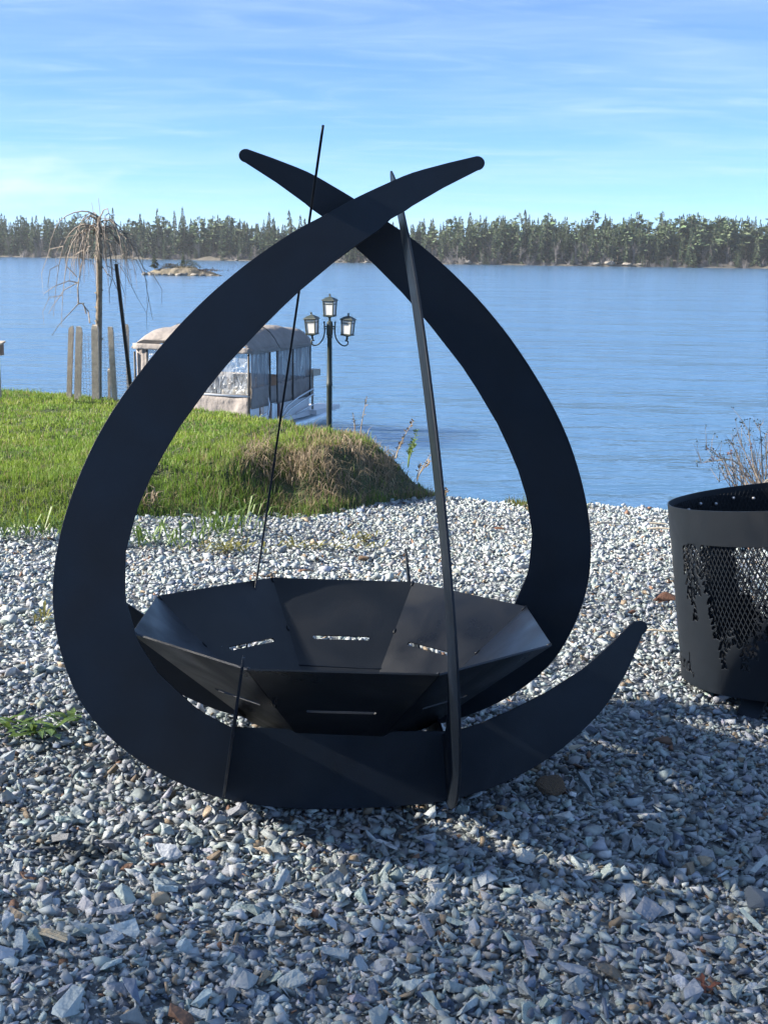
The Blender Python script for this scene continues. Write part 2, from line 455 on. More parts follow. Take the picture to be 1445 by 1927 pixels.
# ---- tree builders (unit: metres, base at origin)
def conifer(h, wid, seed, pine=False, base=.12, dens=1.0):
    r = np.random.default_rng(seed)
    V, Fc, C, MI = [], [], [], []
    def tri(a, b_, c, col, mi):
        k = len(V); V.extend([a, b_, c]); C.extend([col] * 3); Fc.append((k, k + 1, k + 2)); MI.append(mi)
    lean = r.normal(0, .015, 2)
    tr_ = lambda z: np.array([lean[0] * z, lean[1] * z, z])
    rt = h * .012
    for k in range(5):
        a0, a1 = 2 * PI * k / 5, 2 * PI * (k + 1) / 5
        p0 = np.array([rt * math.cos(a0), rt * math.sin(a0), -.5]); p1 = np.array([rt * math.cos(a1), rt * math.sin(a1), -.5])
        tri(p0, p1, tr_(h), (.12, .1, .09), 1)
    nW = int((16 if pine else 24) * dens)
    for wi in range(nW):
        tt = base + (1 - base) * (wi + r.uniform(-.3, .3)) / nW
        if pine:
            prof = math.sin(PI * min(1, (tt - base) / (1 - base) * .8 + .22)) ** .7 * wid
            nb, droop, thick = r.integers(3, 7), r.uniform(-.12, .16), .055
        else:
            prof = (1 - tt) ** .85 * wid + .012 * h
            nb, droop, thick = r.integers(6, 9), r.uniform(-.5, -.12), .03
        for k in range(nb):
            a = r.uniform(0, 2 * PI)
            ln = prof * r.uniform(.5, 1.25) * (r.uniform(.3, 1.6) if pine else 1)
            z0 = tt * h + r.normal(0, .012 * h)
            if z0 > h * .995: continue
            d = np.array([math.cos(a), math.sin(a), 0]); s = np.array([-math.sin(a), math.cos(a), 0])
            o = tr_(z0); tip = o + d * ln + np.array([0, 0, droop * ln]); mid = o + d * ln * .55 + np.array([0, 0, droop * ln * .4])
            sh = r.uniform(.7, 1.3)
            base_c = np.array([.068, .098, .050]) if not pine else np.array([.082, .118, .055])
            col = base_c * sh + np.array([r.normal(0, .006), r.normal(0, .006), 0])
            wd = ln * r.uniform(.22, .4)
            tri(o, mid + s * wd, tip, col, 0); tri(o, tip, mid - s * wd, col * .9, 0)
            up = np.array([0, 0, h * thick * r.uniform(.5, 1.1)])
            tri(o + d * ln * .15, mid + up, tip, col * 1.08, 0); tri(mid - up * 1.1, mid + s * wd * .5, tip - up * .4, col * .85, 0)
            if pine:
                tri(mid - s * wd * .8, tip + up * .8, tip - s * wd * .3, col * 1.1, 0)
    if not pine:
        for k in range(5):
            a = r.uniform(0, 2 * PI); d = np.array([math.cos(a), math.sin(a), 0]) * h * .018
            tri(tr_(h * .93) + d, tr_(h * .93) - d, tr_(h * 1.02), (.055, .068, .04), 0)
    return np.array(V), np.array(Fc), np.array(C), np.array(MI)
def bare_tree(h, seed):
    r = np.random.default_rng(seed); mb = MB()
    def grow(p, d, ln, rad, lev):
        e = p + d * ln
        mb.tube([p, (p + e) / 2 + r.normal(0, .03 * ln, 3), e], [rad, rad * .8, rad * .45], 3, cap=False)
        if lev == 0: return
        for k in range(4 if lev > 1 else 5):
            q = p + d * ln * r.uniform(.35, 1)
            nd = d + r.normal(0, .42, 3); nd[2] = abs(nd[2]) + .25; nd /= np.linalg.norm(nd)
            grow(q, nd, ln * r.uniform(.4, .65), rad * .5, lev - 1)
    for s in range(r.integers(1, 4)):
        d = np.array([r.normal(0, .1), r.normal(0, .1), 1]); d /= np.linalg.norm(d)
        grow(np.array([r.normal(0, .4), r.normal(0, .4), -.3]), d, h * .55 * r.uniform(.7, 1.1), h * .011, 3)
    return mb
spruce_var, pine_var = [], []
for k in range(9):
    V, Fc, C, MI = conifer(10, rng.uniform(1.25, 2.1), 100 + k, base=rng.uniform(.03, .16))
    spruce_var.append((np_mesh('spruce_tree', V, Fc, [M_needle, M_trunk], C, mi=MI), V, Fc, C, MI))
for k in range(5):
    V, Fc, C, MI = conifer(10, rng.uniform(1.9, 2.6), 200 + k, pine=True, base=rng.uniform(.22, .42))
    pine_var.append((np_mesh('pine_tree', V, Fc, [M_needle, M_trunk], C, mi=MI), V, Fc, C, MI))
birch_var = [bare_tree(10, 300 + k).mesh('bare_tree', M_birch) for k in range(6)]
bush_var = []
for k in range(3):
    m_ = MB(); r = np.random.default_rng(400 + k)
    for s in range(34):
        a = r.uniform(0, 2 * PI); d = np.array([math.cos(a) * r.uniform(.2, 1), math.sin(a) * r.uniform(.2, 1), r.uniform(.6, 1.4)])
        p = np.array([r.normal(0, .25), r.normal(0, .25), 0])
        m_.tube([p, p + d * .55 + r.normal(0, .08, 3), p + d * r.uniform(.8, 1.3)], [.045, .03, .012], 3, cap=False)
    bush_var.append(m_.mesh('bare_bush', M_birch))
def stretch(x, y, z):
    q = (np.array([x, y, z]) - CAM) @ Rn; u = 722.5 + F_PX * q[0] / -q[2]
    for lim, word in ((115, 'left of the weeping tree'), (265, 'behind the weeping tree'), (435, 'above the small island'), (545, 'just left of the black ring'), (785, 'behind the top of the black ring'), (1000, 'right of the crossing black plates'), (1230, 'over the middle of the open water'), (1445, 'toward the right edge')):
        if u < lim: return word
    return 'past the right edge'
def place(name, me, x, y, z, s, rz, label, cat, group, sx=1.0):
    if '@' in label: label = label.replace('@', stretch(x, y, z))
    o = bpy.data.objects.new(name, me); o.location = (x, y, z); o.scale = (s * sx, s * sx, s); o.rotation_euler = (0, 0, rz)
    return tag(lnk(o), label, cat, group)
r = np.random.default_rng(5)
def shore_y(x): return float(np.interp(x, SHX, SHY))
# individual trees: a screen of spruce with pines above and bare trees in front
n_sp = 0
for x in np.linspace(-180, 165, 290):
    xx = x + r.normal(0, 1.0); d = r.choice([r.uniform(3.5, 12), r.uniform(12, 40)])
    y = shore_y(xx) + d; hgt = r.uniform(8.5, 14.5) * (1.12 if x < 5 else 1.0) * (1.0 + .10 * math.exp(-((xx - 45) / 35) ** 2))
    if r.random() < .12: hgt *= 1.18
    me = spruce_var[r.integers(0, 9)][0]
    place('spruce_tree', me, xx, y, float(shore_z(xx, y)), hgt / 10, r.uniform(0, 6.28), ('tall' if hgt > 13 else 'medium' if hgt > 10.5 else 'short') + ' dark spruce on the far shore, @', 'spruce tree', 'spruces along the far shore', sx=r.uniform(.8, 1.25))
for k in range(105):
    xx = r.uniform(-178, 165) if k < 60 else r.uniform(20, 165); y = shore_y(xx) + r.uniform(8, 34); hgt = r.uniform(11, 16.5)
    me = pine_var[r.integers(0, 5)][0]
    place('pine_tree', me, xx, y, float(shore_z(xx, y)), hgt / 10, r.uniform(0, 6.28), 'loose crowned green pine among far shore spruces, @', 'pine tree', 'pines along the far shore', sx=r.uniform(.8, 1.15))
for k in range(120):
    u_ = r.random()
    xx = r.uniform(15, 90) if u_ < .45 else r.uniform(-175, 165)
    y = shore_y(xx) + r.uniform(3, 9) if u_ > .2 else shore_y(xx) + r.uniform(9, 16)
    me = birch_var[r.integers(0, 6)]
    place('bare_tree', me, xx, y, float(shore_z(xx, y)), r.uniform(5, 9.5) / 10, r.uniform(0, 6.28), 'leafless grey tree under the far forest, @', 'bare tree', 'leafless trees along the far shore')
for k in range(150):
    xx = r.uniform(-178, 165); y = shore_y(xx) + r.uniform(1.5, 6)
    place('bare_bush', bush_var[r.integers(0, 3)], xx, y, float(shore_z(xx, y)) - .2, r.uniform(.9, 2.2), r.uniform(0, 6.28), 'leafless brown bush on the far waterline, @', 'bush', 'leafless bushes on the far waterline')
# deeper forest: reads as one mass behind the screen
Vs, Fs, Cs, Ms, nb_ = [], [], [], [], 0
for k in range(800):
    xx = r.uniform(-420, 420) if k < 330 else r.uniform(-180, 165); y = shore_y(xx) + r.uniform(8, 60) if abs(xx) < 190 else shore_y(xx) + r.uniform(5, 60)
    q = (spruce_var[r.integers(0, 9)] if r.random() < .8 else pine_var[r.integers(0, 5)])
    s = r.uniform(7.5, 11.5) / 10; a = r.uniform(0, 6.28); ca, sa = math.cos(a), math.sin(a)
    V = q[1] * s; V = np.stack([V[:, 0] * ca - V[:, 1] * sa + xx, V[:, 0] * sa + V[:, 1] * ca + y, V[:, 2] + float(shore_z(xx, y))], -1)
    Vs.append(V); Fs.append(q[2] + nb_); Cs.append(q[3] * r.uniform(.8, 1.1)); Ms.append(q[4]); nb_ += len(V)
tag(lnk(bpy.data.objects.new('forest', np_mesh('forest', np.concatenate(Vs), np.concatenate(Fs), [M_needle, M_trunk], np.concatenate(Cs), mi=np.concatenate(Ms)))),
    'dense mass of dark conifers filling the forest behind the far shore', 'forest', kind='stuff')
for k in range(110):
    xx = r.uniform(-178, 165); y = shore_y(xx) + r.uniform(1.5, 6)
    place('young_spruce', spruce_var[r.integers(0, 9)][0], xx, y, float(shore_z(xx, y)) - .2, r.uniform(2.2, 5.5) / 10, r.uniform(0, 6.28), 'young spruce at the far water edge, @', 'spruce tree', 'young spruces on the far waterline', sx=1.5)
# two that stand out
p = at(401, 486, 515)
place('pine_tree', pine_var[2][0], p[0], p[1], float(shore_z(p[0], p[1])), 1.62, 1.1, 'tallest wind-swept pine on the left skyline, between the weeping tree and the black plate', 'pine tree', None)
p = at(40, 482, 533)
o_ = place('young_conifer', spruce_var[1][0], p[0], p[1], float(shore_z(p[0], p[1])), .52, .4, 'short bright green conifer at the left end of the far waterline', 'conifer', None, sx=1.9)
# boulders of the far waterline
def rock_mesh(name, mats, seed, npt=16, flat=.6, sub=0, shard=False):
    r_ = np.random.default_rng(seed); bm = bmesh.new()
    for k in range(npt):
        v = r_.normal(0, 1, 3); v /= np.linalg.norm(v); v *= r_.uniform(.8, 1.05)
        if shard:
            v = r_.uniform(-1, 1, 3); v /= max(abs(v)) ** .8; v *= .8
        v[2] *= flat
        bm.verts.new(v)
    res = bmesh.ops.convex_hull(bm, input=list(bm.verts))
    for v in [v for v in bm.verts if not v.link_faces]: bm.verts.remove(v)
    if sub:
        bmesh.ops.bevel(bm, geom=list(bm.edges), offset=.09, segments=2, profile=.6, affect='EDGES')
    bmesh.ops.triangulate(bm, faces=list(bm.faces))
    me = bpy.data.meshes.new(name); bm.to_mesh(me); bm.free()
    for m in (mats if isinstance(mats, (list, tuple)) else [mats]): me.materials.append(m)
    return me
brock = [rock_mesh('boulder', M_granite, 500 + k, 18, .55, 1) for k in range(5)]
for (px, py, wpx) in [(1122, 495, 22), (1147, 492, 30), (1180, 495, 24), (1205, 497, 18), (880, 491, 24), (905, 492, 16), (640, 487, 18), (690, 486, 14), (30, 478, 12), (45, 474, 14), (445, 486, 12), (1090, 496, 13)]:
    Y = shore_y((px - 722.5) / F_PX * 480) + 2.5
    p = at(px, py, Y); s = wpx / F_PX * Y * .5
    o = bpy.data.objects.new('boulder', brock[r.integers(0, 5)]); o.location = (p[0], p[1], float(shore_z(p[0], p[1])) + .15 * s)
    o.scale = (s, s * .8, s * .55); o.rotation_euler = (0, 0, r.uniform(-.5, .5))
    tag(lnk(o), 'pale granite boulder on the waterline below the far forest', 'boulder', 'granite boulders along the far shore')

# island
ic = at(345, 517, 203.0); IX, IY = ic[0], 204.0
xs = np.linspace(IX - 9, IX + 9, 60); ys = np.linspace(IY - 4, IY + 5, 30)
def island_z(x, y):
    d = np.hypot((x - IX - .2) / 7.3, (y - IY) / 3.0)
    prof = np.interp(x - IX, [-7.2, -5, -2, 0.5, 3, 7.3], [.7, 1.0, 1.1, 1.3, .8, .25])
    return (1 - sst(d, .55, 1.0)) * prof * (1 + .5 * (vnoise(x, y, .8, 41) - .5)) + (vnoise(x, y, 1.7, 42) - .5) * .35 * (1 - sst(d, .8, 1)) - .12
M_isle = material('island_rock', (.20, .17, .13), .9, noise=(.8, .4, 6, (.10, .085, .05)), bump=(1.2, .3, 6))
isl = tag(sheet('island', xs, ys, island_z, M_isle), kind='structure')
M_heath = material('heath_scrub', rough=.85, attr='Col', trans=.2)
def scrub(n, rx, ry, h, cols, seed):
    r_ = np.random.default_rng(seed); V, Fc, C = [], [], []
    for k in range(n):
        a = r_.normal(0, .5, 2) * np.array([rx, ry]); z = r_.uniform(0, 1) * h * max(.1, 1 - (a[0] / rx) ** 2 * .7)
        d = r_.normal(0, 1, 3); d /= np.linalg.norm(d); e = np.cross(d, [0.3, .5, .8]); s = r_.uniform(.12, .3)
        o = np.array([a[0], a[1], z]); k0 = len(V); V += [o, o + d * s, o + e * s * .6]; Fc.append((k0, k0 + 1, k0 + 2))
        C += [np.array(cols[r_.integers(0, len(cols))]) * r_.uniform(.7, 1.3)] * 3
    return np.array(V), np.array(Fc), np.array(C)
V, Fc, C = scrub(900, 2.1, 1.2, 1.15, [(.07, .085, .035), (.055, .07, .03), (.10, .09, .04)], 1)
o = lnk(bpy.data.objects.new('evergreen_bush', np_mesh('evergreen_bush', V, Fc, M_heath, C))); o.location = (IX + .6, IY - .3, 1.15)
tag(o, 'broad olive green bush on the middle of the small rocky island', 'bush')
V, Fc, C = scrub(500, 1.3, 1.0, .75, [(.13, .10, .05), (.10, .085, .045)], 2)
o = lnk(bpy.data.objects.new('heath_bush', np_mesh('heath_bush', V, Fc, M_heath, C))); o.location = (IX - 2.2, IY - .3, 1.1)
tag(o, 'low brown heath bush between the spruce and the green bush on the island', 'bush')
V, Fc, C = scrub(420, 2.2, .9, .3, [(.13, .07, .045), (.12, .09, .05)], 3)
o = lnk(bpy.data.objects.new('red_heath', np_mesh('red_heath', V, Fc, M_heath, C))); o.location = (IX + 3.6, IY - .6, .75)
tag(o, 'low reddish heath trailing down the right end of the island', 'bush')
p = at(292, 517, 203.5)
place('island_spruce', spruce_var[4][0], p[0], 203.2, 1.0, .24, .3, 'small sparse spruce at the left end of the rocky island', 'spruce tree', None, sx=2.0)
p = at(345, 517, 203.5)
place('young_conifer', spruce_var[6][0], p[0], 203.4, 1.5, .2, 2.3, 'tiny pointed conifer standing up from the green bush on the island', 'conifer', None, sx=1.2)
for (px, sz, fl) in [(272, .75, .8), (283, .9, .8), (297, .7, .7), (310, .65, .6), (322, .6, .8), (338, .9, .7), (350, .85, .75), (366, .8, .7), (382, .6, .6), (398, .5, .5), (414, .4, .5)]:
    p = at(px, 516, 201.3)
    o = bpy.data.objects.new('boulder', brock[r.integers(0, 5)]); o.location = (p[0], 201.4 + r.uniform(-.3, .3), .15); o.scale = (sz, sz * .8, sz * fl); o.rotation_euler = (0, 0, r.uniform(-.6, .6))
    tag(lnk(o), 'pale boulder on the waterline of the small island', 'boulder', 'boulders around the island')

# ------------------------------------------------------------------ fire pit
PLATE_FRAMES = [[[-0.11974, 3.12392, 2.42493], [0.99712, 0.064, -0.0407], [0.02928, 0.17028, 0.98496]], [[0.17671, 3.44283, 2.39385], [-0.05993, 0.99639, -0.06016], [-0.08096, 0.05522, 0.99519]], [[-0.15425, 3.78964, 2.40585], [-0.9994, -0.01599, 0.03087], [0.032, -0.07611, 0.99659]], [[-0.44741, 3.36846, 2.43912], [0.07004, -0.99549, 0.06406], [0.14308, 0.07358, 0.98697]]]
UV_OUT = [[0.3143, 1.8372], [0.3239, 1.8499], [0.3174, 1.8622], [0.3032, 1.8669], [0.2243, 1.8443], [0.1293, 1.8124], [0.0632, 1.7823], [-0.0191, 1.739], [-0.0663, 1.7088], [-0.1079, 1.679], [-0.1358, 1.6683], [-0.1849, 1.6375], [-0.2676, 1.5731], [-0.3009, 1.5461], [-0.3882, 1.4679], [-0.4696, 1.3809], [-0.5461, 1.277], [-0.6215, 1.1623], [-0.6565, 1.099], [-0.6977, 0.9997], [-0.7253, 0.9133], [-0.7451, 0.8451], [-0.7584, 0.7468], [-0.7604, 0.6833], [-0.7559, 0.6205], [-0.742, 0.5388], [-0.7039, 0.4389], [-0.6737, 0.3822], [-0.6245, 0.3259], [-0.5708, 0.2792], [-0.512, 0.2369], [-0.4446, 0.2009], [-0.3618, 0.1665], [-0.3058, 0.1503], [-0.1923, 0.1285], [-0.0733, 0.1243], [0.095, 0.1354], [0.2218, 0.1471], [0.3221, 0.1609], [0.3895, 0.1861], [0.4947, 0.2315], [0.5782, 0.2875], [0.6502, 0.3481], [0.7112, 0.43], [0.7657, 0.5275], [0.7964, 0.6085], [0.8076, 0.646], [0.804, 0.6602], [0.7921, 0.6662]]
UV_IN = [[0.7751, 0.6592], [0.7133, 0.5929], [0.6418, 0.5235], [0.5508, 0.4608], [0.4522, 0.4066], [0.3669, 0.3678], [0.3271, 0.3546], [0.2939, 0.3465], [0.0876, 0.3421], [-0.11, 0.3392], [-0.1721, 0.3417], [-0.2855, 0.3412], [-0.3509, 0.3729], [-0.3858, 0.3957], [-0.4789, 0.4798], [-0.5241, 0.5461], [-0.5395, 0.5741], [-0.5687, 0.6639], [-0.572, 0.6901], [-0.5733, 0.7419], [-0.5737, 0.7911], [-0.5653, 0.8315], [-0.5555, 0.8747], [-0.5459, 0.911], [-0.5164, 0.9881], [-0.4854, 1.0515], [-0.4456, 1.125], [-0.4098, 1.179], [-0.3784, 1.2259], [-0.3333, 1.2873], [-0.2969, 1.3299], [-0.2373, 1.3986], [-0.1911, 1.4488], [-0.1487, 1.4923], [-0.0673, 1.5669], [-0.011, 1.6133], [0.0495, 1.6596], [0.0789, 1.6899], [0.1169, 1.7138], [0.133, 1.7264], [0.2132, 1.7787], [0.2883, 1.8239]]
RIM = np.array([[0.1374, 2.9277, 3.0075], [0.4498, 3.2626, 2.981], [0.4334, 3.7203, 2.9557], [0.0977, 4.0328, 2.9463], [-0.3607, 4.017, 2.9584], [-0.6731, 3.6821, 2.9849], [-0.6566, 3.2244, 3.0103], [-0.3209, 2.9119, 3.0196]])
BASE = np.array([[-0.011, 3.2218, 2.7156], [0.1237, 3.3662, 2.7042], [0.1166, 3.5636, 2.6933], [-0.0282, 3.6984, 2.6892], [-0.2258, 3.6916, 2.6944], [-0.3606, 3.5472, 2.7059], [-0.3535, 3.3498, 2.7168], [-0.2087, 3.215, 2.7209]])
def crom(P, sub):
    """open Catmull-Rom through points, lightly smoothed first"""
    P = np.array(P)
    for _ in range(2):
        Q = P.copy(); Q[2:-2] = P[2:-2] * .6 + .2 * (P[1:-3] + P[3:-1]); P = Q
    E_ = np.vstack([2 * P[0] - P[1], P, 2 * P[-1] - P[-2]]); o_ = []
    for i in range(1, len(E_) - 2):
        for s in range(sub):
            t_ = s / sub
            a, b_, c, d = E_[i - 1], E_[i], E_[i + 1], E_[i + 2]
            o_.append(.5 * (2 * b_ + (c - a) * t_ + (2 * a - 5 * b_ + 4 * c - d) * t_ ** 2 + (3 * b_ - a - 3 * c + d) * t_ ** 3))
    return np.array(o_ + [P[-1]])
tip_hi, tip_lo = UV_OUT[:4], UV_OUT[45:]
def arc_tip(a, b_, bulge, n_=9):
    a, b_ = np.array(a), np.array(b_); m = (a + b_) / 2; h_ = (b_ - a) / 2; p_ = np.array([h_[1], -h_[0]]) * bulge
    return [m - h_ * math.cos(q) + p_ * math.sin(q) for q in np.linspace(0, PI, n_)]
outl = np.vstack([arc_tip([.3010, 1.8290], [.2960, 1.8655], 1.1), crom(UV_OUT[4:45], 3), arc_tip([.8010, .6230], [.7820, .6560], 1.15)])
inl = np.array([p_ for p_ in UV_IN if p_[0] < .29 or p_[1] < 1.0][:-1] + [[.2132, 1.7787]])
poly = np.vstack([outl, inl])
PIT = GO.copy()
pit = thing('fire_pit', PIT, 'big black steel fire pit of four crossed tusk-shaped plates holding an eight-sided bowl', 'fire pit')
for k in range(4):
    o_, u_, v_ = (np.array(q) for q in PLATE_FRAMES[k])
    u_ = u_ / np.linalg.norm(u_); nrm = np.cross(u_, v_); nrm /= np.linalg.norm(nrm)
    T_ = .0065; n = len(poly)
    # the traced face is the one towards the outside
    fr = o_ + poly[:, :1] * u_ + poly[:, 1:] * v_ - PIT
    mid = (k % 2 == 1) * .5
    A = fr + nrm * T_ * mid; B = fr - nrm * T_ * (1 - mid)
    if k == 0: A, B = fr, fr - nrm * T_
    bm = bmesh.new()
    va = [bm.verts.new(q) for q in A]; vb = [bm.verts.new(q) for q in B]
    bm.faces.new(va); bm.faces.new(vb[::-1])
    for i in range(n): bm.faces.new((va[i], vb[i], vb[(i + 1) % n], va[(i + 1) % n]))
    bmesh.ops.recalc_face_normals(bm, faces=bm.faces)
    me = bpy.data.meshes.new('crescent_plate'); bm.to_mesh(me); bm.free(); me.materials.append(M_steel)
    ob = lnk(bpy.data.objects.new('crescent_plate', me), pit)
    bv = ob.modifiers.new('edge', 'BEVEL'); bv.width = .0009; bv.segments = 1; bv.limit_method = 'ANGLE'; bv.angle_limit = math.radians(60)
# bowl
BC = BASE.mean(0)
bn = np.cross(BASE[2] - BASE[0], BASE[4] - BASE[2]); bn /= np.linalg.norm(bn)
if bn[2] < 0: bn = -bn
mb = MB(); mb.add([q - PIT for q in BASE] + [q - PIT - bn * .005 for q in BASE], [tuple(range(8)), tuple(range(15, 7, -1))] + [(i, 8 + i, 8 + (i + 1) % 8, (i + 1) % 8) for i in range(8)])
bowl = mb.build('bowl', M_bowl, pit)
for k in range(8):
    a, b_ = RIM[k] - PIT, RIM[(k + 1) % 8] - PIT
    c, d = BASE[(k + 1) % 8] - PIT, BASE[k] - PIT
    ga = 0.0
    P = lambda s, t_: (a * (1 - (ga + s * (1 - 2 * ga))) + b_ * (ga + s * (1 - 2 * ga))) * (1 - t_) + (d * (1 - (ga + s * (1 - 2 * ga))) + c * (ga + s * (1 - 2 * ga))) * t_
    fn = np.cross(b_ - a, d - a); fn /= np.linalg.norm(fn)
    if fn @ (BC - PIT - a + np.array([0, 0, .3])) < 0: fn = -fn      # inside face normal
    s0, s1, t0, t1 = .22, .78, .525, .56
    rings_s = [0, s0, s0 + .012, s1 - .012, s1, 1]; rings_t = [0, t0, t1, 1]
    vs_, idx = [], {}
    for i, s in enumerate(rings_s):
        for j, t_ in enumerate(rings_t):
            tj = t_
            if i in (1, 4) and j in (1, 2): tj = t0 + (t1 - t0) * (.3 if j == 1 else .7)
            idx[i, j] = len(vs_); vs_.append(P(s, tj))
    nv = len(vs_); fs = []
    cells = [(i, j) for i in range(5) for j in range(3) if not (j == 1 and 1 <= i <= 3)]
    for i, j in cells: fs.append((idx[i, j], idx[i + 1, j], idx[i + 1, j + 1], idx[i, j + 1]))
    allv = vs_ + [q - fn * .005 for q in vs_]
    back = [tuple(nv + q for q in f[::-1]) for f in fs]
    from collections import Counter
    ed = Counter()
    for f in fs:
        for q in range(4): ed[tuple(sorted((f[q], f[(q + 1) % 4])))] += 1
    sides = [(e[0], e[1], e[1] + nv, e[0] + nv) for e, n_ in ed.items() if n_ == 1]
    bm = bmesh.new(); bvv = [bm.verts.new(q) for q in allv]
    for f in fs + back + sides:
        try: bm.faces.new([bvv[q] for q in f])
        except ValueError: pass
    bmesh.ops.recalc_face_normals(bm, faces=bm.faces)
    me = bpy.data.meshes.new('bowl_panel'); bm.to_mesh(me); bm.free(); me.materials.append(M_bowl)
    lnk(bpy.data.objects.new('bowl_panel', me), bowl)
    # weld beads on the seam
    for t_, sc_ in ((.02, .007), (.47, .0065), (.96, .007)):
        q = a * (1 - t_) + d * t_ + fn * .001
        w_ = MB(); ax = (d - a) / np.linalg.norm(d - a)
        w_.tube([q - ax * sc_ * 1.6, q - ax * sc_, q, q + ax * sc_, q + ax * sc_ * 1.6], [sc_ * .2, sc_ * .6, sc_ * .7, sc_ * .6, sc_ * .2], 6)
        w_.build('weld_bead', M_bowl, bowl, smooth=True)

# ------------------------------------------------------------------ fire barrel
BO = np.array([1.6866, 4.5262, 2.5178]); BM = np.array([[0.9919, -0.0586, -0.1124], [0.0711, 0.9912, 0.1115], [0.1049, -0.1186, 0.9874]])
BR, BH = .563, .6527
barrel = thing('fire_barrel', BO, 'round black steel fire barrel with cut-out hanging leaf sprays and lettering, at the right edge', 'fire barrel')
def bpt(a, z, rad): return BM @ np.array([rad * math.cos(a), rad * math.sin(a), z])
bl = lambda A_, Z_, rad: np.stack([rad * np.cos(A_), rad * np.sin(A_), Z_], -1) @ BM.T
# which angle faces the camera / is the left silhouette
cl = BM.T @ (CAM - BO); aface = math.atan2(cl[1], cl[0]); aleft = aface - math.acos(BR / math.hypot(cl[0], cl[1]))
# cut-out mask painted on a fine (angle, height) grid: arc length u (m) from the left silhouette, height z
NZ, NA = 300, 1500
zt = np.linspace(0, BH - .118, NZ + 1); ag = np.linspace(0, 2 * PI, NA + 1)
zc_ = (zt[:-1] + zt[1:]) / 2; ac_ = (ag[:-1] + ag[1:]) / 2
U = ((ac_ - aleft + PI) % (2 * PI) - PI) * BR
UU, ZZ = np.meshgrid(U, zc_)
hole = np.zeros(UU.shape, bool)
rv = np.random.default_rng(21)
def leaf(u0, z0, ln, wd, ang):
    global hole
    du, dz = UU - u0, ZZ - z0
    sel = (np.abs(du) < ln) & (np.abs(dz) < ln)
    ca, sa = math.cos(ang), math.sin(ang)
    s = (du * ca + dz * sa) / ln; t_ = (-du * sa + dz * ca) / wd
    hole |= sel & (s > 0) & (s < 1) & (np.abs(t_) < np.sin(PI * np.clip(s, 0, 1)) ** 1.25)
def spray(u0, ztop, zbot, wid, n):
    """hanging spray of paired leaves"""
    n = max(5, int((ztop - zbot) / .0155))
    for k in range(n):
        t_ = k / (n - 1); z = ztop + (zbot - ztop) * t_
        wl = (.030 + .4 * wid) * (1.05 - t_ * .4)
        for sgn in (-1, 1):
            leaf(u0 + rv.normal(0, .004) + .004 * math.sin(k), z + rv.normal(0, .003), wl * rv.uniform(.85, 1.15), .0066, (-PI / 2) + sgn * rv.uniform(.55, 1.05))
    leaf(u0, zbot + .01, wid * .8, .006, -PI / 2)
ZT = BH - .125
sprays = []
for base in np.arange(-3, 3) * .59:
    b0 = base
    sprays += [(b0 + .235, ZT, .34, .022, 13), (b0 + .268, ZT, .262, .026, 17), (b0 + .30, ZT, .36, .022, 11),
               (b0 + .352, ZT, .37, .020, 10), (b0 + .372, ZT, .28, .026, 16), (b0 + .392, ZT, .21, .028, 20), (b0 + .414, ZT, .115, .028, 25),
               (b0 + .44, ZT, .19, .026, 20), (b0 + .475, ZT, .20, .028, 20), (b0 + .51, ZT, .115, .032, 25), (b0 + .54, ZT, .16, .032, 23), (b0 + .565, ZT, .22, .03, 19), (b0 + .595, ZT, .30, .03, 14), (b0 + .61, ZT, .22, .012, 18)]
for q in sprays: spray(*q)
for base in np.arange(-3, 3) * .59:
    lo = np.interp(UU - base, [.36, .385, .41, .43, .46, .49, .515, .55, .585], [.42, .29, .20, .22, .25, .22, .19, .25, .40])
    hole |= (UU > base + .376) & (UU < base + .566) & (ZZ > lo + .008 * np.sin(UU * 260)) & (ZZ < ZT + .002)
# lettering along the lower left: script "ind." with strokes
def stroke(pts, wd):
    global hole
    for (x0, y0), (x1, y1) in zip(pts[:-1], pts[1:]):
        dx, dy = x1 - x0, y1 - y0; t_ = np.clip(((UU - x0) * dx + (ZZ - y0) * dy) / (dx * dx + dy * dy + 1e-12), 0, 1)
        hole |= (UU - x0 - t_ * dx) ** 2 + (ZZ - y0 - t_ * dy) ** 2 < wd ** 2
lz = .048
def P_(pts, x0, su=.046, sz=.036): return [(x0 + a * su, lz + b_ * sz) for a, b_ in pts]
wq = .0042
stroke(P_([(-.9, 1), (-.75, .1), (-.55, 0), (-.4, .9), (-.3, .1), (-.1, 0), (.05, 1.0), (.2, .9)], .066), wq)     # w
stroke(P_([(0, 1), (.03, .15), (.2, 0), (.4, .15)], .092), wq); stroke(P_([(.02, 1.45), (.03, 1.55)], .092), wq * 1.2)   # i
stroke(P_([(0, 0), (.02, 1), (.08, .6), (.4, 1), (.6, .9), (.64, .1), (.85, 0)], .118), wq)                    # n
stroke(P_([(.6, .85), (.3, 1), (.05, .7), (.05, .25), (.25, 0), (.5, .2), (.72, 2.0), (.66, 1.2), (.7, .2), (.95, 0)], .164), wq)  # d
stroke(P_([(0, .05), (.03, -.1), (-.06, -.35)], .222), wq)                                                       # point with a tail
Vb = np.concatenate([bl(*np.meshgrid(ag[:-1], zt), BR)])
Vb = Vb.reshape(-1, 3)
gi = np.arange((NZ + 1) * NA).reshape(NZ + 1, NA)
Fq = np.stack([gi[:-1], np.roll(gi[:-1], -1, 1), np.roll(gi[1:], -1, 1), gi[1:]], -1)[~hole]
used = np.unique(Fq); re_ = np.full(len(Vb), -1); re_[used] = np.arange(len(used))
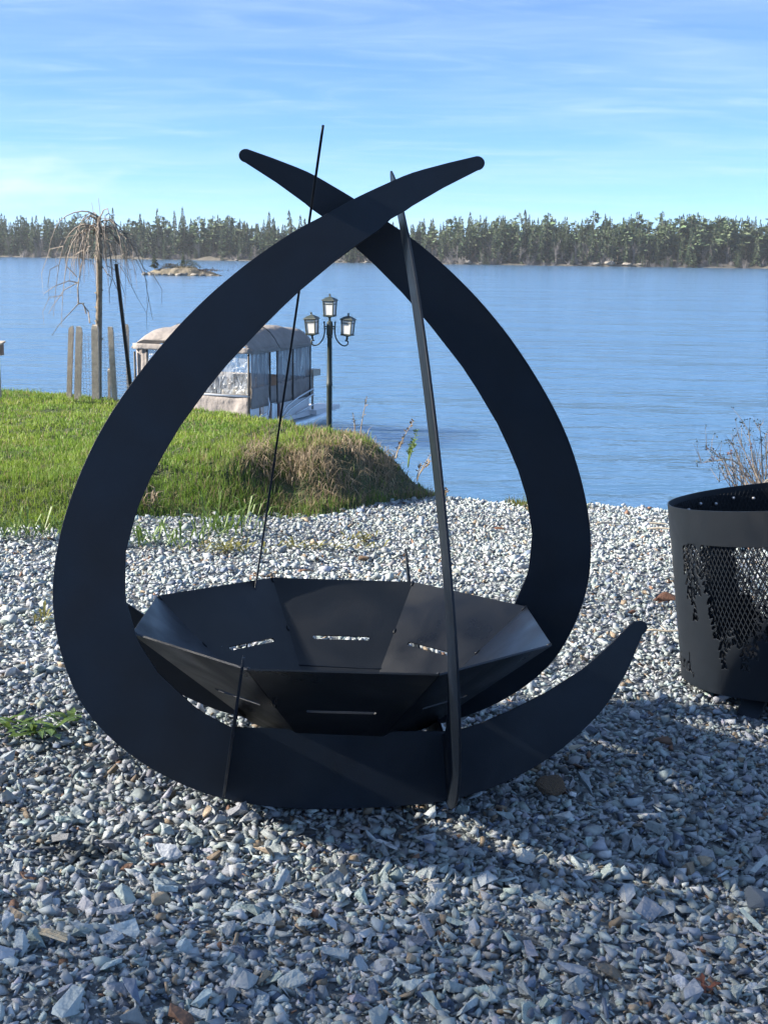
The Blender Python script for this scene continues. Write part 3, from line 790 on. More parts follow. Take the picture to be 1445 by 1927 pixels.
# coarse cells far from any cut are merged only by sharing the grid; thickness by solidify
shell = lnk(bpy.data.objects.new('barrel_shell', np_mesh('barrel_shell', Vb[used], re_[Fq], M_barrel, smooth=True)), barrel)
sm = shell.modifiers.new('thick', 'SOLIDIFY'); sm.thickness = .0035; sm.offset = -1
# rim band
mb = MB(); n = 160
prof = [(BR + .0015, BH - .122), (BR + .0015, BH), (BR - .003, BH), (BR - .003, BH - .122)]
vs_ = [bpt(2 * PI * k / n, z, rd) for rd, z in prof for k in range(n)]
mb.add(vs_, [(i * n + k, i * n + (k + 1) % n, ((i + 1) % 4) * n + (k + 1) % n, ((i + 1) % 4) * n + k) for i in range(4) for k in range(n)])
mb.build('rim_band', M_barrel, barrel, smooth=False)
me_ = barrel.children[-1].data; me_.polygons.foreach_set('use_smooth', [True] * len(me_.polygons)); me_.set_sharp_from_angle(angle=math.radians(40))
# expanded metal liner: two families of slanted flat strands
mb = MB(); rad = BR - .014; nd = 176; z0_, z1_ = .09, BH - .02; hgt = z1_ - z0_; pitch_a = 2 * PI / nd; turn = hgt / .036
for sgn in (-1, 1):
    for k in range(nd):
        pts = []
        m_ = 13
        for i in range(m_):
            t_ = i / (m_ - 1); pts.append((k * pitch_a + sgn * t_ * turn * pitch_a, z0_ + t_ * hgt))
        wv = .0017 / rad
        vs_, fs = [], []
        for i, (a, z) in enumerate(pts):
            for da, dr in ((-wv, 0), (wv, 0), (wv, -.002), (-wv, -.002)): vs_.append(bpt(a + da, z, rad + dr - (.0012 if sgn > 0 else 0)))
            if i:
                q = (i - 1) * 4
                for e in range(4): fs.append((q + e, q + (e + 1) % 4, q + 4 + (e + 1) % 4, q + 4 + e))
        mb.add(vs_, fs)
liner = mb.build('mesh_liner', M_barrel, barrel)
# floor plate and bolts
mb = MB(); mb.add([bpt(2 * PI * k / 60, .03, BR - .006) for k in range(60)] + [bpt(2 * PI * k / 60, .025, BR - .006) for k in range(60)], [tuple(range(60)), tuple(range(119, 59, -1))] + [(k, 60 + k, 60 + (k + 1) % 60, (k + 1) % 60) for k in range(60)])
mb.build('floor_plate', M_dark, barrel)
M_bolt = material('zinc_bolt', (.6, .6, .62), .35, metal=.6)
for k in range(14):
    a = aface + PI - 1.0 + k * .17
    mb = MB(); c = bpt(a, BH - .045 - .012 * (k % 2), BR - .012); inn = -BM @ np.array([math.cos(a), math.sin(a), 0])
    mb.tube([c, c + inn * .008, c + inn * .012], [.007, .007, .003], 6); mb.build('bolt', M_bolt, barrel, smooth=True)
# feet: sloping flat legs under the rim of the base
for a in (aface - .60, aface + 1.3, aface - 1.9, aface + 2.6):
    top = bpt(a, .01, BR - .10); ft = bpt(a, 0, BR - .03); gz = float(ground_z(ft[0] + BO[0], ft[1] + BO[1])) - BO[2] - .02
    ft = np.array([ft[0], ft[1], gz]); tg = BM @ np.array([-math.sin(a), math.cos(a), 0]); wdt = .048
    nn = np.cross(ft - top, tg); nn /= np.linalg.norm(nn); nn *= .004
    mb = MB(); vs_ = [top - tg * wdt, top + tg * wdt, ft + tg * wdt, ft - tg * wdt]
    mb.add([q + nn for q in vs_] + [q - nn for q in vs_], [(0, 1, 2, 3), (7, 6, 5, 4), (0, 4, 5, 1), (1, 5, 6, 2), (2, 6, 7, 3), (3, 7, 4, 0)])
    mb.build('foot', M_barrel, barrel)

# ------------------------------------------------------------------ gravel
shapes, smesh = [], []
for k in range(22):
    me = rock_mesh('stone', M_stone1, 900 + k, npt=int(rng.integers(7, 11)), flat=rng.uniform(.35, .75), shard=True)
    V = np.empty(len(me.vertices) * 3, np.float32); me.vertices.foreach_get('co', V); V = V.reshape(-1, 3)
    Fc = np.array([p_.vertices[:] for p_ in me.polygons], np.int32)
    sc_ = np.array([rng.uniform(1.0, 1.3), rng.uniform(.5, .9), 1.0]); V = V * sc_
    me.vertices.foreach_set('co', np.ascontiguousarray(V, np.float32).ravel()); me.update()
    shapes.append((V, Fc)); smesh.append(me)
def scatter(dens, y0, y1, size):
    xm = .345 * y1 + .5
    n_ = int(dens * (y1 - y0) * 2 * xm)
    y = rng.uniform(y0, y1, n_); x = rng.uniform(-xm, xm, n_)
    k = (np.abs(x) < .33 * y + .42) & (y < np.interp(x, EX, EY) + .12) & ~((lawn_d(x, y) > rng.normal(.05, .09, n_)) & (x < .45))
    x, y = x[k], y[k]
    s = size * np.exp(rng.normal(0, .34, len(x))) * .5
    return x, y, np.clip(s, size * .17, size * (1.5 if size < .04 else .85))
parts = [scatter(2000, 1.5, 3.4, .030), scatter(330, 1.5, 3.4, .045), scatter(2300, 1.5, 4.2, .021), scatter(2000, 3.4, 6.2, .027), scatter(240, 3.4, 6.2, .042), scatter(1700, 6.2, 9.9, .028), scatter(130, 6.2, 9.9, .045), scatter(2600, 1.5, 2.9, .015)]
sx_, sy_, ss_ = (np.concatenate([q[i] for q in parts]) for i in range(3))
n_st = len(sx_)
sz_ = ground_z(sx_, sy_) + ss_ * rng.uniform(-.35, .55, n_st) + rng.uniform(0, .008, n_st)
# colours: blue-grey slate with a few tan, rust and pale stones; a shadow patch at the lower left is painted into the tint
val = np.exp(rng.normal(0, .22, n_st))[:, None]
base = np.array([.352, .388, .394]); scol = base * val * (1 + rng.normal(0, .035, (n_st, 3)))
u = rng.random(n_st)
scol[u < .035] = np.array([.30, .235, .165]) * val[u < .035] * .95
scol[(u > .035) & (u < .05)] = np.array([.20, .115, .075]) * val[(u > .035) & (u < .05)]
scol[(u > .05) & (u < .062)] = np.array([.40, .395, .375]) * np.minimum(val[(u > .05) & (u < .062)], 1.3)
scol[(u > .075) & (u < .14)] = np.array([.12, .15, .205]) * val[(u > .075) & (u < .14)]
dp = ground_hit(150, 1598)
shade_patch = np.exp(-(((sx_ - dp[0]) / .115) ** 2 + ((sy_ - dp[1]) / .075) ** 2) ** 1.5)
scol *= (1 - .72 * shade_patch)[:, None] * (.84 + .30 * vnoise(sx_, sy_, .9, 71) * 1.0 + .12 * (vnoise(sx_, sy_, 2.7, 72) - .5))[:, None]
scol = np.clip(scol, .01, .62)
yaw = rng.uniform(0, 2 * PI, n_st); tx_, ty_ = rng.normal(0, .38, n_st), rng.normal(0, .38, n_st)
def rots(yaw, tx, ty):
    c, s = np.cos(yaw), np.sin(yaw); Z = np.zeros_like(c); O_ = np.ones_like(c)
    Rz = np.stack([np.stack([c, -s, Z], -1), np.stack([s, c, Z], -1), np.stack([Z, Z, O_], -1)], -2)
    c, s = np.cos(tx), np.sin(tx)
    Rx = np.stack([np.stack([O_, Z, Z], -1), np.stack([Z, c, -s], -1), np.stack([Z, s, c], -1)], -2)
    c, s = np.cos(ty), np.sin(ty)
    Ry = np.stack([np.stack([c, Z, s], -1), np.stack([Z, O_, Z], -1), np.stack([-s, Z, c], -1)], -2)
    return Rx @ Ry @ Rz
RT = rots(yaw, tx_, ty_)
kind = rng.integers(0, 22, n_st)
# the 300 that show largest become single objects
L_ = (np.stack([sx_, sy_, sz_], -1) - CAM) @ Rn
pxx, pyy = 722.5 + F_PX * L_[:, 0] / -L_[:, 2], 963.5 - F_PX * L_[:, 1] / -L_[:, 2]
inv = (pxx > 5) & (pxx < 1440) & (pyy < 1920) & (pyy > 1400)
show = np.where(inv, ss_ / -L_[:, 2], 0) * (rng.random(n_st) * .3 + .85)
big = np.argsort(-show)[:300]
isb = np.zeros(n_st, bool); isb[big] = True
for i in big:
    o = bpy.data.objects.new('stone', smesh[kind[i]])
    Mx = np.eye(4); Mx[:3, :3] = RT[i] * ss_[i]; Mx[:3, 3] = (sx_[i], sy_[i], sz_[i] + .004)
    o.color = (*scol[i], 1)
    lnk(o, ground); o.matrix_world = Matrix(Mx.tolist())
Vs, Fs, Cs, nb_ = [], [], [], 0
for k in range(22):
    ids = np.where((kind == k) & ~isb)[0]
    V, Fc = shapes[k]; m_ = len(V)
    W_ = np.einsum('nij,vj->nvi', RT[ids], V) * ss_[ids][:, None, None] + np.stack([sx_[ids], sy_[ids], sz_[ids]], -1)[:, None, :]
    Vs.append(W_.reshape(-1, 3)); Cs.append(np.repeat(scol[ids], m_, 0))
    Fs.append((Fc[None] + (np.arange(len(ids)) * m_)[:, None, None] + nb_).reshape(-1, 3)); nb_ += len(ids) * m_
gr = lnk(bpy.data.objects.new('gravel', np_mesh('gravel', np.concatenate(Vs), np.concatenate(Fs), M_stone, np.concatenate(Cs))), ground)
tag(gr, kind='stuff')

# ------------------------------------------------------------------ grass
def blades(x, y, z, h, wd, col, lean=.35, nx=None, yawdir=None):
    n_ = len(x); a = rng.uniform(0, 2 * PI, n_); s = np.stack([np.cos(a), np.sin(a), 0 * a], -1) * wd[:, None]
    b_ = rng.uniform(0, 2 * PI, n_); ld = np.stack([np.cos(b_), np.sin(b_), 0 * b_], -1)
    if yawdir is not None: ld = ld * .6 + np.array(yawdir)
    lm = (np.abs(rng.normal(0, lean, n_)) + .08)
    p = np.stack([x, y, z], -1); up = np.array([0, 0, 1.0])
    m1 = p + up * (h * .55)[:, None] + ld * (h * lm * .3)[:, None]
    tp = p + up * (h * (1 - .35 * np.minimum(lm, 1.5)))[:, None] + ld * (h * lm)[:, None]
    V = np.stack([p - s, p + s, m1 - s * .8, m1 + s * .8, tp], 1).reshape(-1, 3)
    F_ = np.array([[0, 1, 3], [0, 3, 2], [2, 3, 4]])[None] + (np.arange(n_) * 5)[:, None, None]
    return V, F_.reshape(-1, 3), np.repeat(col, 5, 0)
def lawn_blades(dens, y0, y1, h0, wd):
    xm = .33 * y1 + .6; n_ = int(dens * (y1 - y0) * (xm + .6))
    y = rng.uniform(y0, y1, n_); x = rng.uniform(-xm, .6, n_)
    d = lawn_d(x, y); e = np.interp(x, EX, EY)
    edge = rng.normal(.02, .07, n_)
    k = (d > edge) & (x > -.33 * y - .5) & (y < e + .9) & (x < .47)
    x, y, d = x[k], y[k], d[k]; n_ = len(x)
    A = np.interp(x, AXX, AXA)
    tuft = vnoise(x, y, 5.0, 51); tuft2 = vnoise(x, y, 1.6, 52)
    face = sst(A, .2, .4) * (1 - sst(d, .5, 1.5))           # steep front of the bank: longer
    h = h0 * (.55 + .75 * tuft) * np.exp(rng.normal(0, .25, n_)) * (1 + .45 * face)
    g = np.array([.13, .235, .032]); g2 = np.array([.225, .305, .042]); straw = np.array([.30, .24, .13]); dk = np.array([.06, .11, .028])
    col = g + (g2 - g) * tuft2[:, None]
    col = np.where((tuft < .35)[:, None], col * .6 + dk * .4, col)
    pdry = .10 + .25 * sst(x, -1.4, -.2) + .35 * sst(x, -1.3, -.3) * sst(vnoise(x, y, 2.4, 53), .35, .75) + .12 * face
    dry = rng.random(n_) < pdry
    col[dry] = straw
    # brown mat of dead grass and roots on the crest of the bank
    q = ((x + .22) / .50) ** 2 + ((d - .55) / .40) ** 2 + (vnoise(x, y, 4, 54) - .5) * 1.3
    brown = (q < 1) & (rng.random(n_) < .9)
    col[brown] = np.array([.29, .22, .145]); h[brown] *= .8; h = h * (1 + .25 * sst(x, -.9, -.4) * rng.random(n_))
    col = col * np.exp(rng.normal(0, .18, n_))[:, None]
    lean = np.where(brown, 1.3, .4)
    V, F_, C = blades(x, y, lawn_z(x, y) - .01, h, np.full(n_, wd), col, lean=1.0 * 0 + .42)
    if brown.any():
        V5 = V.reshape(-1, 5, 3); hb = h[brown]; V5[brown, 4, 2] -= hb * .75; V5[brown, 2:4, 2] -= hb[:, None] * .25; V = V5.reshape(-1, 3)
    return V, F_, C
bl_ = [lawn_blades(6000, 7.0, 9.2, .058, .0024), lawn_blades(4000, 9.2, 11.5, .058, .0030), lawn_blades(1700, 11.5, 18.6, .055, .0048)]
# grass on the crest of the gravel at the waterside
n_ = 2600; x = rng.uniform(.45, 1.75, n_); e = np.interp(x, EX, EY)
y = e - np.abs(rng.normal(0, .16, n_)) * np.interp(x, [.45, .8, 1.3, 1.75], [.9, .5, 1.4, .8]) + .05; keep = vnoise(x, y * .5, 3.1, 61) > np.interp(x, [.4, .6, .8, 1.0, 1.4, 1.8], [.2, .5, .5, .25, .3, .7]); x, y = x[keep], y[keep]
c_ = np.where((rng.random(len(x)) < .35)[:, None], np.array([.26, .21, .10]), np.array([.11, .155, .035])) * np.exp(rng.normal(0, .2, len(x)))[:, None]
bl_.append(blades(x, y, ground_z(x, y), .045 * np.exp(rng.normal(0, .35, len(x))), np.full(len(x), .0028), c_))
# dead straw hanging over the broken edge of the bank
n_ = 1500; x = rng.uniform(-1.0, .28, n_); y = np.interp(x, BX, BY) + rng.normal(.62, .24, n_); k_ = (vnoise(x, y, 3.2, 81) > .42) & (lawn_d(x, y) > .08); x, y = x[k_], y[k_]; n_ = len(x)
c_ = np.array([.34, .27, .185]) * np.exp(rng.normal(0, .3, n_))[:, None]
V, F_, C = blades(x, y, lawn_z(x, y) + .015, rng.uniform(.07, .17, n_), np.full(n_, .0028), c_, lean=.9)
V5 = V.reshape(-1, 5, 3); dr = rng.uniform(.3, 1.0, n_); V5[:, 4, 2] -= dr * .11; V5[:, 4, 1] -= .05 * dr; V5[:, 4, 0] += .04 * dr; V5[:, 2:4, 2] -= (dr * .02)[:, None]
bl_.append((V5.reshape(-1, 3), F_, C))
off, Vs, Fs, Cs = 0, [], [], []
for V, F_, C in bl_: Vs.append(V); Fs.append(F_ + off); Cs.append(C); off += len(V)
gs = lnk(bpy.data.objects.new('grass', np_mesh('grass', np.concatenate(Vs), np.concatenate(Fs), M_grass, np.concatenate(Cs))))
tag(gs, 'bright green spring grass with straw-coloured dead patches on the bank', 'grass', kind='stuff')

# ------------------------------------------------------------------ weeds on the gravel
def rosette(px, py, n0_, ln, wd, label, name='weed_plant', mat=None, up=.5, spread=(.12, .06), seed=0, flat=False):
    n_ = int(n0_ * 1.6); r_ = np.random.default_rng(seed); c = ground_hit(px, py); c[2] = float(ground_z(c[0], c[1])) + .022
    ln, wd = ln * 1.35, wd * 1.4; mb = MB()
    for k in range(n_):
        o_ = np.array([r_.normal(0, spread[0]), r_.normal(0, spread[1]), 0]); a = r_.uniform(0, 2 * PI); l_ = ln * r_.uniform(.5, 1.25)
        d = np.array([math.cos(a), math.sin(a), 0]); s = np.array([-math.sin(a), math.cos(a), 0]) * wd * r_.uniform(.6, 1.2)
        u_ = up * r_.uniform(.4, 1.3)
        p0, p1, p2 = o_, o_ + d * l_ * .5 + np.array([0, 0, l_ * u_ * .7]), o_ + d * l_ + np.array([0, 0, l_ * u_ * .75])
        mb.add([p0 - s * .3, p0 + s * .3, p1 - s, p1 + s, p1 + np.array([0, 0, -.15 * wd]), p2], [(0, 4, 2), (0, 1, 4), (1, 3, 4), (2, 4, 5), (4, 3, 5)])
    ob = mb.build(name, mat or M_weed, loc=c)
    return tag(ob, label, 'weed', kind='stuff' if spread[0] > .065 else None)
M_weed2 = material('yellow_weed_leaf', (.20, .19, .05), .55, noise=(25, .3, 4), trans=.3)
rosette(85, 1388, 15, .075, .009, 'leafy green weed spreading flat over the gravel, left of the pit', spread=(.04, .02), up=.35, seed=1)
rosette(140, 1362, 8, .05, .007, 'smaller green weed beside the left curve of the front plate', spread=(.03, .02), up=.35, seed=2)
rosette(30, 1375, 10, .06, .007, 'thin weed at the left edge of the gravel next to the leafy weed', spread=(.04, .02), up=.3, seed=12)
rosette(285, 1020, 46, .08, .005, 'grassy weed tuft growing through gravel just inside the left plate', spread=(.12, .08), up=1.3, seed=3)
rosette(425, 1000, 60, .10, .004, 'upright grass tuft on the gravel left of the thin edge-on plate', spread=(.10, .10), up=1.5, seed=4)
rosette(430, 1035, 40, .07, .005, 'yellow green weed in front of the upright grass tuft', spread=(.11, .06), up=.6, seed=5, mat=M_weed2)
rosette(620, 1030, 40, .06, .005, 'low yellow green weed patch on the gravel behind the bowl', spread=(.20, .04), up=.5, seed=6, mat=M_weed2)
rosette(690, 1012, 18, .05, .005, 'little weed right of the yellow patch behind the bowl', spread=(.06, .03), up=.6, seed=7, mat=M_weed2)
rosette(60, 1015, 60, .09, .004, 'grass tuft at the left edge where gravel meets lawn', spread=(.16, .06), up=1.2, seed=8)
rosette(85, 1170, 14, .05, .004, 'small yellowish weed beside the outer left edge of the front plate', spread=(.03, .03), up=.8, seed=9, mat=M_weed2)
rosette(1325, 1858, 6, .018, .005, 'tiny withered reddish weed in the foreground gravel at lower right', spread=(.012, .01), up=.6, seed=10, mat=M_leafd)
rosette(270, 965, 22, .10, .004, 'dry straw tuft at the lawn edge beside the left plate', spread=(.05, .03), up=1.3, seed=11, mat=M_dry)

# ------------------------------------------------------------------ odd stones and wood bits
def loose(name, px, py, size, mat, seed, label, cat, flat=.6, yaw=0., sy=.7, npt=14, tilt=(0, 0)):
    me = rock_mesh(name, mat, seed, npt, flat, 1); c = ground_hit(px, py)
    o = bpy.data.objects.new(name, me); o.location = (c[0], c[1], float(ground_z(c[0], c[1])) + size * flat * .5 + .034); o.scale = (size, size * sy, size); o.rotation_euler = (tilt[0], tilt[1], yaw)
    return tag(lnk(o), label, cat)
loose('brown_rock', 1035, 1500, .054, M_rust, 31, 'chunky rust brown rock under the right tusk of the pit', 'rock', .6, .3, .8)
loose('flat_slate', 1112, 1392, .026, M_blue, 32, 'upright blue grey slate near the lower right edge of the tusk', 'stone', .7, .2, .45, tilt=(-.9, 0))
loose('pale_shard', 1082, 1420, .034, M_stick, 33, 'long pale grey shard beside the blue slate', 'stone', .35, .6, .3)
loose('tan_pebble', 1326, 1632, .021, M_tan, 34, 'round tan pebble in the foreground gravel at right', 'pebble', .8, 0, .9, 22)
loose('tan_slab', 303, 1718, .032, M_tan, 35, 'oblong tan stone with a rusty edge in the left foreground', 'stone', .5, .35, .45)
loose('white_pebble', 1077, 1511, .012, M_white, 36, 'small white pebble just right of and below the brown rock', 'pebble', .8, 0, .9, 22)
loose('grey_slab', 1425, 1705, .052, M_blue, 37, 'large grey slab cut by the right edge of the foreground', 'stone', .6, .2, .7)
loose('red_rock', 1252, 1143, .075, M_red, 38, 'reddish brown rock lying against the left side of the barrel', 'rock', .5, .1, .55)
loose('grey_block', 985, 1078, .045, M_blue, 39, 'dark grey block of stone behind the bowl by the right-hand plate', 'stone', .5, .1, .5)
loose('dark_block', 685, 1053, .045, M_rust, 40, 'dark brown stone on the gravel just behind the bowl rim', 'stone', .45, .0, .5)
loose('orange_chip', 940, 1000, .04, M_red, 41, 'orange brown chip on the sunlit gravel near the right plate', 'stone', .35, .0, .5)
loose('rusty_pebble', 1188, 1163, .03, M_red, 42, 'rusty pebble above the tip of the right tusk', 'stone', .4, .2, .6)
# splintered wood chip
c = ground_hit(92, 1785); mb = MB(); rr_ = np.random.default_rng(8)
for k in range(7):
    y_ = (k - 3) * .0026
    mb.tube([(-.040 + rr_.uniform(-.004, .006), y_, .002 + rr_.uniform(0, .003)), (0, y_ + rr_.normal(0, .0008), .006 + rr_.uniform(0, .004)), (.042 + rr_.uniform(-.012, .006), y_ * 1.5, .003)], [.0016, .0040, .0022], 5)
o = mb.build('wood_splinter', M_wood, loc=(c[0], c[1], float(ground_z(c[0], c[1])) + .02)); o.rotation_euler = (0.1, .05, -.25)
tag(o, 'splintered piece of pale wood on the gravel at lower left', 'wood chip')
for (px, py, ln, a, lb) in [(1232, 991, .16, .02, 'bleached stick on the gravel left of the barrel, the farther one'), (1243, 1001, .18, -.02, 'bleached stick on the gravel left of the barrel, the nearer one'), (1135, 990, .12, .5, 'short pale stick on gravel beside the outer right plate')]:
    c = ground_hit(px, py); mb = MB(); mb.tube([(-ln / 2, 0, 0), (-ln * .1, .004, .006), (ln / 2, -.004, .002)], [.005, .008, .005], 6)
    o = mb.build('driftwood_stick', M_stick, loc=(c[0], c[1], float(ground_z(c[0], c[1])) + .03)); o.rotation_euler = (0, 0, a); tag(o, lb, 'stick')
c = ground_hit(1245, 1197); mb = MB(); mb.tube([(-.10, .02, .0), (-.04, .0, .012), (.02, -.005, .008), (.09, .0, .01)], [.003, .005, .0045, .003], 5); mb.tube([(.02, -.005, .008), (-.0, .04, .02)], [.003, .0015], 4)
tag(mb.build('driftwood_twig', M_stick, loc=(c[0], c[1], float(ground_z(c[0], c[1])) + .025)), 'thin grey forked twig lying beside the lower left of the barrel', 'twig')

# ------------------------------------------------------------------ bank weeds
def stalk(px, py, Y, h, lean, label, seed, leafy=8, mat=M_dry, nb=3, curl=False):
    r_ = np.random.default_rng(seed); c = at(px, py, Y); mb = MB()
    for s in range(nb):
        hh = h * (1 if s == 0 else r_.uniform(.45, .85)); l_ = lean + (0 if s == 0 else r_.normal(0, .25))
        pts = [np.array([l_ * hh * t_ ** 1.4, .04 * s, hh * t_]) for t_ in np.linspace(0, 1, 7)]
        mb.tube(pts, np.linspace(.0045, .002, 7), 4)
        for k in range(leafy):
            t_ = r_.uniform(.45, 1); q = np.array([l_ * hh * t_ ** 1.4, .04 * s, hh * t_]); a = r_.uniform(0, 2 * PI); l2 = r_.uniform(.015, .035)
            d = np.array([math.cos(a), math.sin(a) * .5, r_.uniform(.0, .9)]) * l2; e = np.array([-math.sin(a), math.cos(a), .4]) * l2 * .35
            mb.add([q, q + d * .5 + e, q + d, q + d * .5 - e], [(0, 1, 2, 3)])
    return tag(mb.build('dry_weed', mat, loc=c), label, 'weed')
stalk(678, 820, 10.2, .32, .16, 'single tall dry stalk with curled tip on the bank right of the lamp', 1, 10, nb=1)
stalk(668, 817, 10.2, .17, -.1, 'short dark seed stalk left of the tall dry stalk on the bank', 2, 5, nb=2)
stalk(745, 862, 9.9, .30, .45, 'two slanting budding shoots on the right shoulder of the bank', 3, 26, nb=2)
stalk(768, 880, 9.8, .30, .22, 'cluster of leafy budding shoots beside the edge-on plate', 4, 30, nb=4, mat=M_weed)
stalk(785, 905, 9.7, .22, .5, 'low arching twigs at the foot of the bank by the edge-on plate', 5, 14, nb=3)
stalk(838, 934, 9.55, .06, .1, 'tiny flat-topped weed on the gravel crest right of the edge-on plate', 6, 10, nb=2)

# ------------------------------------------------------------------ weeping tree
TY = 18.0
tb = at(184, 768, TY); tb[2] -= .03
tree = thing('weeping_tree', tb, 'young leafless weeping tree with a straight stake-like trunk and drooping twigs', 'tree')
pm = TY / F_PX / math.cos(.05)
def tp(px, py, dy=0.0):
    q = at(px, py, TY); return np.array([q[0], q[1] + dy, q[2]]) - tb
mb = MB()
mb.tube([tp(184, 775), tp(185, 700), tp(186, 600), tp(187, 520), tp(186, 450), tp(184, 432)], [.055, .048, .045, .042, .045, .04], 9)
rr_ = np.random.default_rng(4)
for (py, sd) in ((484, -1), (548, 1), (553, -1), (580, -1), (640, 1), (606, -1), (690, -1)):
    mb.tube([tp(186, py), tp(186 + sd * 8, py - 3)], [.02, .008], 5)
mb.build('trunk', M_bark, tree, smooth=True)
mb = MB(); top = tp(185, 436)
def droop(p0, az, out_, rise, drop, rad, side=True, lev=1):
    d = np.array([math.cos(az), math.sin(az) * .8, 0])
    c1 = p0 + d * out_ * .25 + np.array([0, 0, rise]); c2 = p0 + d * out_ * .95 + np.array([0, 0, rise * .9]); e = p0 + d * out_ * 1.15 - np.array([0, 0, drop])
    pts = [(1 - t_) ** 3 * p0 + 3 * (1 - t_) ** 2 * t_ * c1 + 3 * (1 - t_) * t_ * t_ * c2 + t_ ** 3 * e + rr_.normal(0, .012, 3) for t_ in np.linspace(0, 1, 10)]
    mb.tube(pts, np.linspace(rad, rad * .22, 10), 4, cap=False)
    if lev > 0:
        for k in range(rr_.integers(2, 4)):
            q = pts[rr_.integers(3, 9)]; a2 = az + rr_.normal(0, .9); l_ = rr_.uniform(.25, .75)
            dd_ = np.array([math.cos(a2), math.sin(a2) * .8, 0]) * l_ * rr_.uniform(.2, .8)
            m_ = q + dd_ * .6 + np.array([0, 0, -.1 * l_]); e2 = q + dd_ - np.array([0, 0, l_])
            mb.tube([q, m_ + rr_.normal(0, .02, 3), (m_ + e2) / 2 + dd_ * .25, e2], [rad * .45, rad * .4, rad * .3, rad * .12], 3, cap=False)
for k in range(25):
    az = 2 * PI * k / 25 + rr_.normal(0, .2)
    droop(top + np.array([0, 0, rr_.uniform(-.12, .12)]), az, rr_.uniform(.20, .46), rr_.uniform(.10, .34), rr_.uniform(.15, .75), rr_.uniform(.009, .014))
droop(top + np.array([0, 0, .2]), PI, .62, .14, .5, .012, lev=0)
droop(top, PI - .2, .62, .22, 1.2, .014); droop(top, .1, .62, .15, 1.2, .013); droop(top, PI + .3, .5, .1, 1.3, .014)
for (pts, rd) in (([(162, 590), (158, 570), (145, 572), (130, 588), (112, 612), (95, 632)], .011), ([(172, 607), (166, 585), (155, 570), (147, 570)], .011), ([(147, 571), (148, 540), (153, 500), (158, 470), (170, 445)], .011),
                  ([(144, 532), (128, 528), (105, 538), (80, 552)], .009), ([(144, 532), (120, 545), (100, 575), (92, 590)], .007), ([(146, 520), (125, 500), (122, 480), (135, 450)], .009),
                  ([(192, 500), (205, 515), (212, 522), (222, 545), (226, 560)], .010), ([(212, 520), (207, 470), (202, 445)], .009), ([(212, 522), (206, 545), (205, 570)], .006), ([(226, 500), (240, 520), (255, 555), (275, 590)], .006), ([(215, 490), (232, 500), (240, 520)], .006),
                  ([(189, 432), (188, 400), (185, 372)], .006), ([(178, 432), (174, 395), (170, 380)], .006)):
    mb.tube([tp(a, b_, rr_.normal(0, .05)) for a, b_ in pts], np.linspace(rd, rd * .4, len(pts)), 4, cap=False)
mb.build('branches', M_twig, tree)

# stakes round it
def stake(x0, y0, x1, y1, wpx, Y, label, split=True, dy=0):
    b0 = at(x0, y0, Y); t0_ = at(x1, y1, Y); b0[2] -= .12; h = np.linalg.norm(t0_ - b0)
    o_ = MB(); wd = wpx / F_PX * Y
    ax = (t0_ - b0) / h; s = np.array([1.0, 0, 0]); s -= ax * (s @ ax); s /= np.linalg.norm(s); n_ = np.cross(s, ax)
    M = np.stack([s, n_, ax], 1)
    prof = [(-.5, -.5), (.1, -.5), (.14, -.42), (.5, -.46), (.5, .5), (-.5, .5)]
    r_ = np.random.default_rng(int(x0)); hs = [0, h * .3, h * .65, h * .96, h]
    vs_ = []
    for i, z in enumerate(hs):
        k_ = 1 if i < 4 else .8
        for a, c in prof: vs_.append(M @ np.array([(a * k_ + r_.normal(0, .03)) * wd, c * wd * .8 * k_, z + (r_.uniform(-.02, .03) if i == 4 else 0)]))
    m_ = len(prof); fs = [(i * m_ + k, i * m_ + (k + 1) % m_, (i + 1) * m_ + (k + 1) % m_, (i + 1) * m_ + k) for i in range(4) for k in range(m_)] + [tuple(range(m_ - 1, -1, -1)), tuple(4 * m_ + k for k in range(m_))]
    o_.add(vs_, fs)
    return tag(o_.build('wooden_stake', M_stake, loc=b0), label, 'stake', 'wooden stakes around the weeping tree')
stake(128, 768, 134, 615, 9, 17.7, 'leftmost weathered wooden stake beside the weeping tree')
stake(145, 768, 149, 618, 11, 17.5, 'second wooden stake from the left, close beside the first')
stake(181, 768, 179, 612, 13, 17.6, 'wooden stake directly in front of the weeping tree trunk')
stake(217, 768, 208, 617, 10, 17.6, 'leaning wooden stake right of the weeping tree trunk')
stake(206, 768, 205, 695, 5, 18.6, 'short thin stake just behind the leaning one right of the trunk')
stake(243, 768, 239, 612, 6, 18.5, 'wooden stake behind the dark metal post, in front of the boat')
